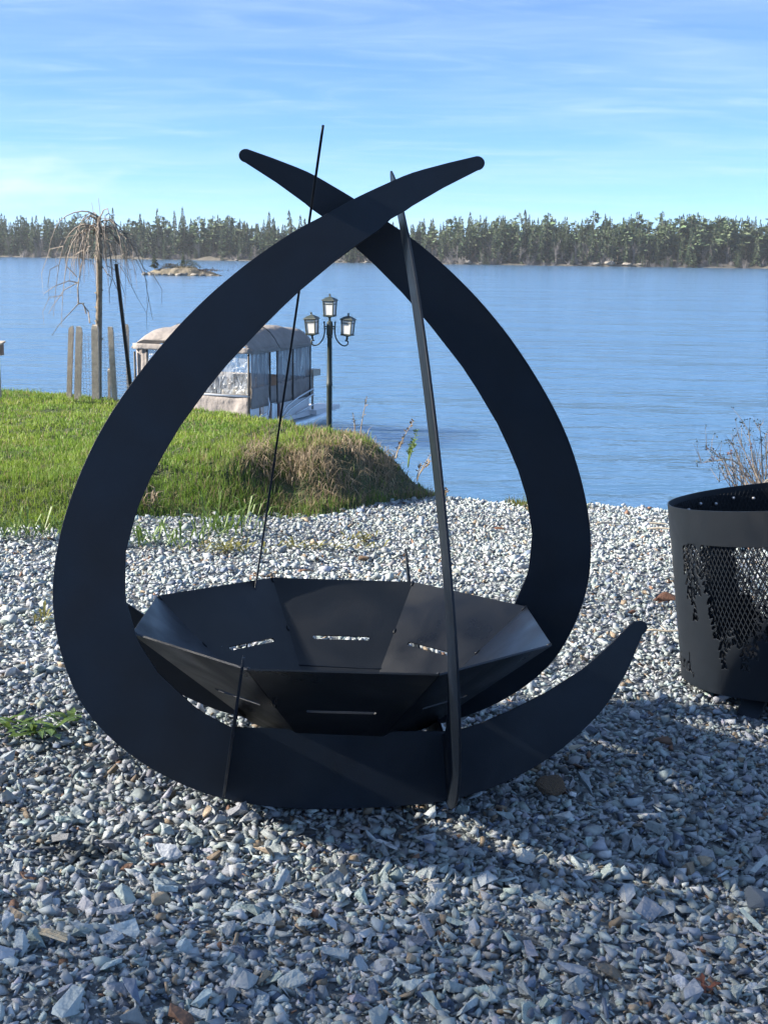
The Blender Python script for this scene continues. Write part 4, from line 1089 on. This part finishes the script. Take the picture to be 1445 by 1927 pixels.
# leaning steel post with holes
b0, t0_ = at(252, 775, 17.4), at(219, 496, 17.4); ax = (t0_ - b0); h = np.linalg.norm(ax); ax /= h; s = np.array([1.0, 0, 0]); s -= ax * (s @ ax); s /= np.linalg.norm(s); n_ = np.cross(s, ax); M = np.stack([s, n_, ax], 1)
post = thing('steel_post', b0, 'dark perforated steel fence post leaning left beside the weeping tree', 'post')
mb = MB(); wd = .046
mb.box(ax * h / 2, (wd, .005, h), M); mb.box(ax * h / 2 + M @ np.array([-wd / 2 + .003, .0165, 0]), (.006, .028, h - .002), M); mb.box(ax * h / 2 + M @ np.array([wd / 2 - .003, .0165, 0]), (.006, .028, h - .002), M)
mb.build('channel', M_post, post)
for k, pyp in enumerate((500, 523, 540, 556, 567, 578, 600, 621, 633, 650, 672)):
    t_ = (775 - pyp) / (775 - 496); q = ax * h * t_ - n_ * .0035
    m_ = MB(); m_.add([q + .011 * (math.cos(a) * s + math.sin(a) * ax) for a in np.linspace(0, 2 * PI, 8, endpoint=False)] + [q - n_ * .001 + .011 * (math.cos(a) * s + math.sin(a) * ax) for a in np.linspace(0, 2 * PI, 8, endpoint=False)],
          [tuple(range(8)), tuple(range(15, 7, -1))] + [(i, 8 + i, 8 + (i + 1) % 8, (i + 1) % 8) for i in range(8)])
    m_.build('hole_marker', M_hole, post)
# wire guard
cw = at(196, 768, 18.0); guard = MB(); rw = .36
for k in range(40):
    a = 2 * PI * k / 40; p_ = np.array([rw * math.cos(a), rw * math.sin(a), 0]); guard.tube([p_, p_ + [0, 0, 1.04]], .0013, 3, cap=False)
for k in range(22):
    z = .02 + k * .048; guard.tube([(rw * math.cos(a), rw * math.sin(a), z) for a in np.linspace(0, 2 * PI, 41)], .0013, 3, cap=False)
tag(guard.build('wire_guard', M_wire, loc=cw), 'fine wire mesh cylinder between the stakes around the weeping tree', 'wire guard')

# salmon hull and left-edge box
c = at(208, 762, 19.3); m_ = MB(); n1 = 9
vs_ = []
for i in range(n1):
    t_ = i / (n1 - 1) * 2 - 1; wdt = .36 * (1 - abs(t_) ** 2.2) + .01; hg = .22 * (1 - .35 * abs(t_) ** 2) + .02
    for a in np.linspace(0, PI, 9): vs_.append((t_ * 1.15, wdt * math.cos(a), hg * math.sin(a) ** .8))
m_.add(vs_, [(i * 9 + k, i * 9 + k + 1, (i + 1) * 9 + k + 1, (i + 1) * 9 + k) for i in range(n1 - 1) for k in range(8)])
o = m_.build('dinghy', M_salmon, loc=(c[0] + .18, c[1], float(lawn_z(c[0], c[1])) - .02), smooth=True); o.rotation_euler = (0, 0, .15)
tag(o, 'upturned salmon-coloured dinghy on the grass behind the stakes', 'dinghy')
Yb = 17.0; c = at(-7, 668, Yb)
gzb = float(lawn_z(c[0], Yb)); bx = thing('birdhouse', (c[0], Yb, gzb), 'small weathered brown box on a post, cut by the left edge', 'birdhouse')
hb = c[2] - gzb
mb = MB(); mb.box((0, 0, hb / 2 - .1), (.07, .07, hb + .2)); mb.build('post', M_stake, bx)
mb = MB(); mb.box((0, 0, hb + .075), (.165, .15, .15)); mb.build('box', M_box, bx)
mb = MB(); mb.box((0, -.01, hb + .163), (.21, .2, .024), np.array(Matrix.Rotation(.1, 3, 'X'))); mb.build('lid', M_stake, bx)
mb = MB(); mb.lathe([(.022, 0), (.022, .006)], 10); me = mb.mesh('hole_shade_disc', M_dark); o = lnk(bpy.data.objects.new('hole_shade_disc', me), bx); o.rotation_euler = (PI / 2, 0, 0); o.location = (0, -.076, hb + .09)  # dark disc on the box front stands in for the hole's shade

# ------------------------------------------------------------------ lamp post
LY = 19.0; c = at(619.5, 806, LY); ZU = LY / F_PX / 6.886 * 1.0      # metres per zoom unit
lz0 = .55; lamp = thing('lamp_post', (c[0], LY, lz0), 'dark green lamp post with three white-paned lanterns at the lakeside', 'lamp post')
def zv(zy): return at(619.5, 540 + zy / 6.886, LY)[2] - lz0
def zx(zx_): return (zx_ - 482) * ZU
mb = MB()
mb.lathe([(.085, 0), (.085, .06), (.05, .10), (.042, .3), (.041, zv(1290)), (.046, zv(1285)), (.046, zv(1240)), (.041, zv(1230)), (.034, zv(660)), (.042, zv(655)), (.042, zv(630))], 16)
mb.build('pole', M_lamp, lamp, smooth=True)
mb = MB(); mb.lathe([(.036, zv(630)), (.050, zv(610)), (.050, zv(490)), (.047, zv(480)), (.044, zv(450)), (.02, zv(436)), (.01, zv(430))], 8, ph=PI / 8); mb.build('head', M_lamp, lamp)
for sg in (-1, 1):
    mb = MB()
    cx_ = lambda v: sg * v * ZU
    pts = [(70, 450), (68, 520), (66, 580), (82, 660), (120, 720), (160, 750), (195, 758), (225, 745), (238, 715), (228, 695), (205, 693), (192, 700)]
    P3 = np.array([(cx_(a), 0, zv(b_)) for a, b_ in pts])
    E_ = np.vstack([2 * P3[0] - P3[1], P3, 2 * P3[-1] - P3[-2]]); cur = []
    for i in range(1, len(E_) - 2):
        for t_ in (0, .33, .66): cur.append(.5 * (2 * E_[i] + (E_[i + 1] - E_[i - 1]) * t_ + (2 * E_[i - 1] - 5 * E_[i] + 4 * E_[i + 1] - E_[i + 2]) * t_ ** 2 + (3 * E_[i] - E_[i - 1] - 3 * E_[i + 1] + E_[i + 2]) * t_ ** 3))
    mb.tube(cur, .0105, 7); mb.lathe([(.005, 0), (.014, .008), (.014, .02), (.004, .028)], 8, c=(cx_(70), 0, zv(465)))
    for zz in (510, 540): mb.tube([(cx_(40), 0, zv(zz)), (cx_(68), 0, zv(zz))], .010, 6)
    mb.tube([(cx_(218), 0, zv(700)), (cx_(218), 0, zv(660))], [.014, .010], 7)
    mb.build('bracket', M_lamp, lamp, smooth=True)
def lantern(x, zb, tilt=0.0):
    """square tapered lantern, zb = height of its bottom plate"""
    k = ZU
    base = MB(); q = PI / 4 - .30
    base.lathe([(10 * k, -52 * k), (22 * k, -40 * k), (12 * k, -25 * k), (20 * k, -10 * k), (62 * k, 0), (95 * k, 4 * k), (98 * k, 22 * k), (86 * k, 26 * k)], 4, ph=q)
    body = base.mesh('lantern', M_lamp); o = bpy.data.objects.new('lantern', body); o.location = (x, 0, zb); o.rotation_euler = (0, tilt, 0); lnk(o, lamp)
    z0_, z1_, r0, r1 = 26 * k, 196 * k, 84 * k, 96 * k
    for i in range(4):
        a0, a1 = q + i * PI / 2, q + (i + 1) * PI / 2
        c4 = [np.array([rd * math.cos(a), rd * math.sin(a), z]) for rd, z, a in ((r0 - 6 * k, z0_, a0), (r0 - 6 * k, z0_, a1), (r1 - 6 * k, z1_, a1), (r1 - 6 * k, z1_, a0))]
        ctr = sum(c4) / 4; inn = -np.array([ctr[0], ctr[1], 0]); inn /= np.linalg.norm(inn)
        p_ = MB(); p_.add(c4 + [v + inn * 4 * k for v in c4], [(0, 1, 2, 3), (7, 6, 5, 4), (0, 4, 5, 1), (1, 5, 6, 2), (2, 6, 7, 3), (3, 7, 4, 0)]); p_.build('pane', M_pane, o)
    fr = MB()
    for i in range(4):
        a0 = q + i * PI / 2; a1 = q + (i + 1) * PI / 2
        fr.tube([(r0 * math.cos(a0), r0 * math.sin(a0), z0_), (r1 * math.cos(a0), r1 * math.sin(a0), z1_)], 8 * k, 4)
        for f_ in (.80,):
            rr2 = r0 + (r1 - r0) * f_ - 2 * k; zz = z0_ + (z1_ - z0_) * f_
            fr.tube([(rr2 * math.cos(a0), rr2 * math.sin(a0), zz), (rr2 * math.cos(a1), rr2 * math.sin(a1), zz)], 5 * k, 4)
        am = (a0 + a1) / 2; cs = math.cos(PI / 4)
        fr.tube([((r0 * cs) * math.cos(am), r0 * cs * math.sin(am), z0_ * 1.0), (r0 * cs * math.cos(am), r0 * cs * math.sin(am), z0_ + 3 * k)], 3 * k, 4)
    fr.build('frame', M_lamp, o)
    rf = MB(); rf.lathe([(100 * k, 196 * k), (122 * k, 206 * k), (116 * k, 216 * k), (64 * k, 242 * k), (16 * k, 256 * k), (9 * k, 268 * k), (15 * k, 276 * k), (13 * k, 288 * k), (3 * k, 294 * k)], 4, ph=q); rf.build('roof', M_lamp, o)
lantern(0, zv(384)); lantern(zx(258), zv(622), -.05); lantern(zx(708), zv(628), .05)

# ------------------------------------------------------------------ pontoon boat
K = at(471, 769, 26.0); sdir = np.array([.37, .93, 0]); sdir /= np.linalg.norm(sdir); fdir = np.array([-sdir[1], sdir[0], 0])
boat = thing('pontoon_boat', (K[0], K[1], 0), 'pontoon boat with a tan canvas canopy and clear curtains, moored behind the lawn', 'boat')
BW, BL = 2.72, 2.85
def bp_(a, b_, z): return sdir * a + fdir * b_ + np.array([0, 0, z])      # a along the side, b across the end facing us
ZE, ZB, ZS = 1.96, .80, 1.05
def quad_sheet(name, pts, mat, nu=14, nv=10, wob=.02, seed=0, thick=.012, parent=boat, nrm=None):
    """wrinkled cloth through four corners p00 p10 p11 p01"""
    r_ = np.random.default_rng(seed); p00, p10, p11, p01 = pts
    n_ = np.cross(p10 - p00, p01 - p00); n_ /= np.linalg.norm(n_); V = []
    for j in range(nv + 1):
        for i in range(nu + 1):
            s, t_ = i / nu, j / nv
            q = (p00 * (1 - s) + p10 * s) * (1 - t_) + (p01 * (1 - s) + p11 * s) * t_
            f_ = math.sin(PI * t_) ** .5 * .7 + .3 if wob else 0
            q = q + n_ * wob * f_ * (math.sin(s * 17 + seed + 2 * t_) * .6 + math.sin(s * 31 + t_ * 5 + seed * 2) * .4)
            V.append(q)
    m_ = MB(); m_.add(V, [(j * (nu + 1) + i, j * (nu + 1) + i + 1, (j + 1) * (nu + 1) + i + 1, (j + 1) * (nu + 1) + i) for j in range(nv) for i in range(nu)])
    o = m_.build(name, mat, parent, smooth=True)
    if thick: md = o.modifiers.new('t', 'SOLIDIFY'); md.thickness = thick
    return o
# end facing us: skirt, band, window
quad_sheet('canvas_skirt', [bp_(0, 0, .45), bp_(0, BW, .45), bp_(0, BW, ZS), bp_(0, 0, ZS)], M_canvas, 30, 6, .035, 3)
quad_sheet('clear_window', [bp_(-.01, .05, ZS + .05), bp_(-.01, BW - .32, ZS + .05), bp_(-.01, BW - .32, ZE + .03), bp_(-.01, .05, ZE - .02)], M_vinyl, 16, 12, .03, 5, thick=0)
quad_sheet('corner_curtain', [bp_(-.01, BW - .30, ZS - .1), bp_(.05, BW, ZS - .1), bp_(.05, BW, ZE), bp_(-.01, BW - .30, ZE + .02)], M_canvas, 12, 6, .03, 9)
m_ = MB(); m_.tube([bp_(-.02, 0, ZS + .02), bp_(-.02, BW, ZS + .02)], .022, 6); m_.build('welt', M_white, boat, smooth=True)
for a_, b_, z0, z1, rd in ((-.02, .02, .45, ZE - .02, .026), (-.02, BW, .45, ZE - .08, .024), (-.015, BW - .31, ZS, ZE, .018)):
    m_ = MB(); m_.tube([bp_(a_, b_, z0), bp_(a_, b_, z1)], rd, 6); m_.build('corner_post', M_trim, boat, smooth=True)
# side curtains
segs = [(.04, .86, M_meshwin), (1.20, 1.95, M_meshwin), (1.97, BL, M_meshwin)]
for i, (a0, a1, m0) in enumerate(segs):
    quad_sheet('curtain_panel', [bp_(a0, -.005, ZB + .42), bp_(a1, -.005, ZB + .42), bp_(a1, -.005, ZE), bp_(a0, -.005, ZE)], m0, 14, 8, .025, 20 + i)
    quad_sheet('side_skirt', [bp_(a0, -.01, ZB), bp_(a1 + .02, -.01, ZB), bp_(a1 + .02, -.01, ZB + .44), bp_(a0, -.01, ZB + .44)], M_canvas, 14, 5, .03, 30 + i)
quad_sheet('side_skirt', [bp_(.86, -.012, ZB + .04), bp_(1.2, -.012, ZB + .04), bp_(1.2, -.012, ZB + .40), bp_(.86, -.012, ZB + .40)], M_canvas, 8, 4, .015, 37)
for a_ in (.86, 1.19, 1.96, BL):
    m_ = MB(); m_.tube([bp_(a_, -.02, ZB), bp_(a_, -.02, ZE)], .018, 5); m_.build('curtain_zip', M_trim, boat)
# roof: arched cloth
def roof_z(a, b_):
    s, t_ = a / BL, b_ / BW
    edge = min(1, (min(t_, 1 - t_)) / .16); fr = min(1, s / .10)
    return ZE + .23 * (1 - (1 - edge) ** 2) + .20 * math.sin(PI * min(1, max(0, s * .85 + .06))) ** .8 * (1 - (1 - edge) ** 2) - .10 * (1 - fr) ** 2 * edge
m_ = MB(); nu, nv = 30, 26; V = []
for j in range(nv + 1):
    for i in range(nu + 1):
        a, b_ = BL * i / nu, BW * j / nv; V.append(bp_(a - .05 + .1 * i / nu, (b_ - BW / 2) * 1.04 + BW / 2, roof_z(a, b_) + .02 * math.sin(a * 7 + b_ * 2)))
m_.add(V, [(j * (nu + 1) + i, j * (nu + 1) + i + 1, (j + 1) * (nu + 1) + i + 1, (j + 1) * (nu + 1) + i) for j in range(nv) for i in range(nu)])
rf = m_.build('canopy_roof', M_canvas, boat, smooth=True); md = rf.modifiers.new('t', 'SOLIDIFY'); md.thickness = .02; md.offset = 1
m_ = MB()
for a_ in (1.22,):
    m_.tube([bp_(a_ - .05 + .1 * a_ / BL, (b_ - BW / 2) * 1.045 + BW / 2, roof_z(a_, b_) + .022) for b_ in np.linspace(0, BW, 24)], .02, 5)
m_.build('roof_seam', M_trim, rf)
quad_sheet('roof_valance', [bp_(-.06, -.05, ZE - .04), bp_(BL, -.05, ZE - .04), bp_(BL, -.055, ZE + .06), bp_(-.06, -.055, ZE + .06)], M_canvas, 20, 3, .012, 44)
quad_sheet('roof_valance', [bp_(-.07, -.05, ZE - .02), bp_(-.07, BW, ZE - .02), bp_(-.07, BW, ZE + .10), bp_(-.07, -.05, ZE + .10)], M_canvas, 20, 3, .012, 45)
quad_sheet('rear_curtain', [bp_(BL, 0, ZB), bp_(BL, BW, ZB), bp_(BL, BW, ZS + .2), bp_(BL, 0, ZS + .2)], M_canvas, 12, 6, .02, 46)
# hull: fence, deck, rails, tubes
m_ = MB()
M3 = np.stack([sdir, fdir, np.array([0, 0, 1.0])], 1)
m_.box(bp_(1.9, BW / 2, .42), (4.3, BW, .10), M3); m_.build('deck', M_white, boat)
for a0, a1, m0 in ((.0, .42, M_white), (.62, .84, M_white), (1.0, 1.25, M_alu), (1.45, BL, M_white)):
    m_ = MB(); m_.box(bp_((a0 + a1) / 2, .03, .65), (a1 - a0, .04, .35), M3); m_.build('fence_panel', m0, boat)
for a_ in (.88, 1.34):
    m_ = MB(); m_.box(bp_(a_, .025, .65), (.07, .045, .37), M3); m_.build('gate_post', M_maroon, boat)
m_ = MB()
for (pts) in ([(-.12, -.06, .52), (.35, -.10, .55), (.60, -.10, .62), (.70, -.08, .85), (.68, -.06, .98)], [(.05, -.08, .62), (.4, -.12, .66), (.62, -.1, .72)], [(1.25, -.06, .48), (1.5, -.1, .72), (2.0, -.12, .86), (2.85, -.1, .98)], [(1.4, -.06, .48), (1.6, -.1, .62), (2.1, -.12, .74), (2.85, -.1, .86)], [(2.0, -.08, .5), (2.85, -.1, .62)]):
    m_ = MB(); m_.tube([bp_(*q) for q in pts], .02, 6); m_.build('hand_rail', M_alu, boat, smooth=True)
for b_ in (.35, BW - .35):
    m_ = MB(); m_.tube([bp_(-.5, b_, .2), bp_(-.1, b_, .16), bp_(4.2, b_, .16), bp_(4.6, b_, .24)], [.08, .24, .24, .1], 14); m_.build('pontoon', M_alu, boat, smooth=True)
m_ = MB(); m_.box(bp_(3.5, .10, .44), (1.3, .55, .10), M3); m_.build('swim_platform', M_white, boat)
m_ = MB(); m_.tube([bp_(BL + .05, -.05, .5), bp_(BL + .05, -.05, 1.35)], .03, 6); m_.build('stern_post', M_seat, boat, smooth=True)
m_ = MB(); m_.box(bp_(BL + .18, 0.0, 1.32), (.38, .2, .14), M3); m_.build('cushion', M_seat, boat)
m_ = MB(); m_.box(bp_(.65, .55, .8), (.5, .7, .7), M3); m_.box(bp_(.85, .55, 1.25), (.16, .66, .36), M3); ob = m_.build('helm_seat', M_seat, boat)
bv = ob.modifiers.new('b', 'BEVEL'); bv.width = .05; bv.segments = 2
m_ = MB(); m_.box(bp_(1.6, BW - .6, .85), (1.6, .6, .75), M3); ob = m_.build('bench_seat', M_seat, boat); bv = ob.modifiers.new('b', 'BEVEL'); bv.width = .05; bv.segments = 2

# ------------------------------------------------------------------ shrub and boulder behind the barrel
sc0 = at(1432, 962, 9.9); shrub = thing('bare_shrub', sc0, 'leafless shrub with a few dark leaves behind the barrel at the right edge', 'shrub')
def sp(px, py, dy=0.0):
    q = at(px, py, 9.9 + dy); return q - sc0
rs = np.random.default_rng(12); mb = MB(); lv, lr = MB(), MB()
def leafs(q, n_, m_, sz=.014):
    for k in range(n_):
        o_ = q + rs.normal(0, .012, 3); a = rs.uniform(0, 2 * PI); d = np.array([math.cos(a), rs.normal(0, .5), math.sin(a)]) * sz * rs.uniform(.7, 1.3); e = np.cross(d, np.array([0, 1.0, 0])) * .4
        m_.add([o_, o_ + d * .5 + e, o_ + d, o_ + d * .5 - e], [(0, 1, 2, 3)])
mains = [[(1425, 915), (1400, 880), (1378, 866), (1355, 862), (1340, 848), (1328, 841)], [(1432, 912), (1418, 880), (1413, 840), (1408, 810), (1398, 794)], [(1436, 912), (1433, 860), (1432, 825), (1428, 797)], [(1422, 912), (1402, 895), (1380, 880), (1353, 874)], [(1420, 915), (1395, 885), (1385, 850), (1376, 835), (1370, 830)],
         [(1405, 915), (1380, 895), (1360, 890)], [(1440, 910), (1443, 850), (1440, 815)], [(1430, 915), (1410, 870), (1396, 838), (1388, 818)], [(1360, 865), (1340, 868), (1315, 872)], [(1385, 915), (1370, 900), (1352, 905)]]
for mi_, pts in enumerate(mains):
    dy = rs.normal(0, .08); P3 = [sp(a, b_, dy) for a, b_ in pts]; mb.tube(P3, np.linspace(.006, .002, len(P3)), 4, cap=False)
    for q in P3[-2:]: leafs(q, 9 if mi_ in (0, 1, 2, 8) else 4, lv)
    leafs(P3[-3], 5, lr if mi_ % 2 else lv)
    for k in range(7):
        i_ = rs.integers(0, len(P3) - 1); q = P3[i_] + (P3[i_ + 1] - P3[i_]) * rs.random(); e = q + np.array([rs.normal(-.02, .05), rs.normal(0, .05), rs.uniform(.05, .18)])
        mb.tube([q, (q + e) / 2 + rs.normal(0, .006, 3), e], [.003, .0022, .001], 3, cap=False)
        if rs.random() < .5: leafs(e, 3, lv if rs.random() < .75 else lr)
for k in range(36):
    x0 = rs.uniform(1375, 1470); q = sp(x0, 920, rs.normal(0, .15)); e = q + np.array([rs.normal(-.08, .08), rs.normal(0, .1), rs.uniform(.18, .42)])
    mb.tube([q, (q + e) / 2 + rs.normal(0, .015, 3), e], [.004, .003, .001], 3, cap=False)
mb.build('branches', M_twig, shrub); lv.build('dark_leaves', M_leafg, shrub); lr.build('red_leaves', M_leafd, shrub)
c = at(1468, 925, 9.6); o = bpy.data.objects.new('tan_boulder', rock_mesh('tan_boulder', M_granite, 77, 20, .8, 1)); o.location = c; o.scale = (.16, .14, .17)
tag(lnk(o), 'tan boulder behind the barrel at the right edge of the picture', 'boulder')

# ------------------------------------------------------------------ leafless trees added out of view on the left, so their twigs shade the foreground
rs = np.random.default_rng(3)
def dense_tree(h, seed):
    r = np.random.default_rng(seed); mb = MB()
    def grow(p, d, ln, rad, lev):
        e = p + d * ln
        mb.tube([p, e], [rad, rad * .5], 3, cap=False)
        if lev == 0: return
        for k in range(5 if lev < 4 else 6):
            q = p + d * ln * r.uniform(.3, 1)
            nd = d + r.normal(0, .5, 3); nd[2] = abs(nd[2]) * .8 + .1; nd /= np.linalg.norm(nd)
            grow(q, nd, ln * r.uniform(.42, .66), rad * .5, lev - 1)
    grow(np.array([0, 0, -.2]), np.array([.02, .01, 1.0]), h * .62, h * .0035, 4)
    return mb.mesh('added_shade_tree', M_birch)
tall_var = [dense_tree(10, 600 + k) for k in range(3)]
dy_ = math.tan(SUN_AZ - PI)
for k in range(SHADE_ROWS * 6):
    row, q = k % SHADE_ROWS, k // SHADE_ROWS
    xx = -16.0 - 2.1 * row + rs.normal(0, .3); yy = SHADE_Y + dy_ * xx - 2.2 - q * 2.3 - (row % 3) * .75 + rs.normal(0, .3)
    place('added_shade_tree', tall_var[rs.integers(0, 3)], xx, yy, 2.4, rs.uniform(2.2, 2.6), rs.uniform(0, 6.28), 'tall leafless tree added out of view beyond the left edge to shade the foreground gravel', 'bare tree', 'tall leafless trees added left of view')

# ------------------------------------------------------------------ air
M_haze = bpy.data.materials.new('haze'); M_haze.use_nodes = True
t = M_haze.node_tree; t.nodes.clear()
o1 = t.nodes.new('ShaderNodeOutputMaterial'); v1 = t.nodes.new('ShaderNodeVolumePrincipled')
v1.inputs['Color'].default_value = (.85, .92, 1, 1); v1.inputs['Density'].default_value = HAZE; v1.inputs['Anisotropy'].default_value = .2
t.links.new(v1.outputs[0], o1.inputs['Volume'])
mb = MB(); mb.box((0, 900, 14), (3200, 2200, 32)); tag(mb.build('haze', M_haze), 'thin pale air over the lake', 'haze', kind='stuff')
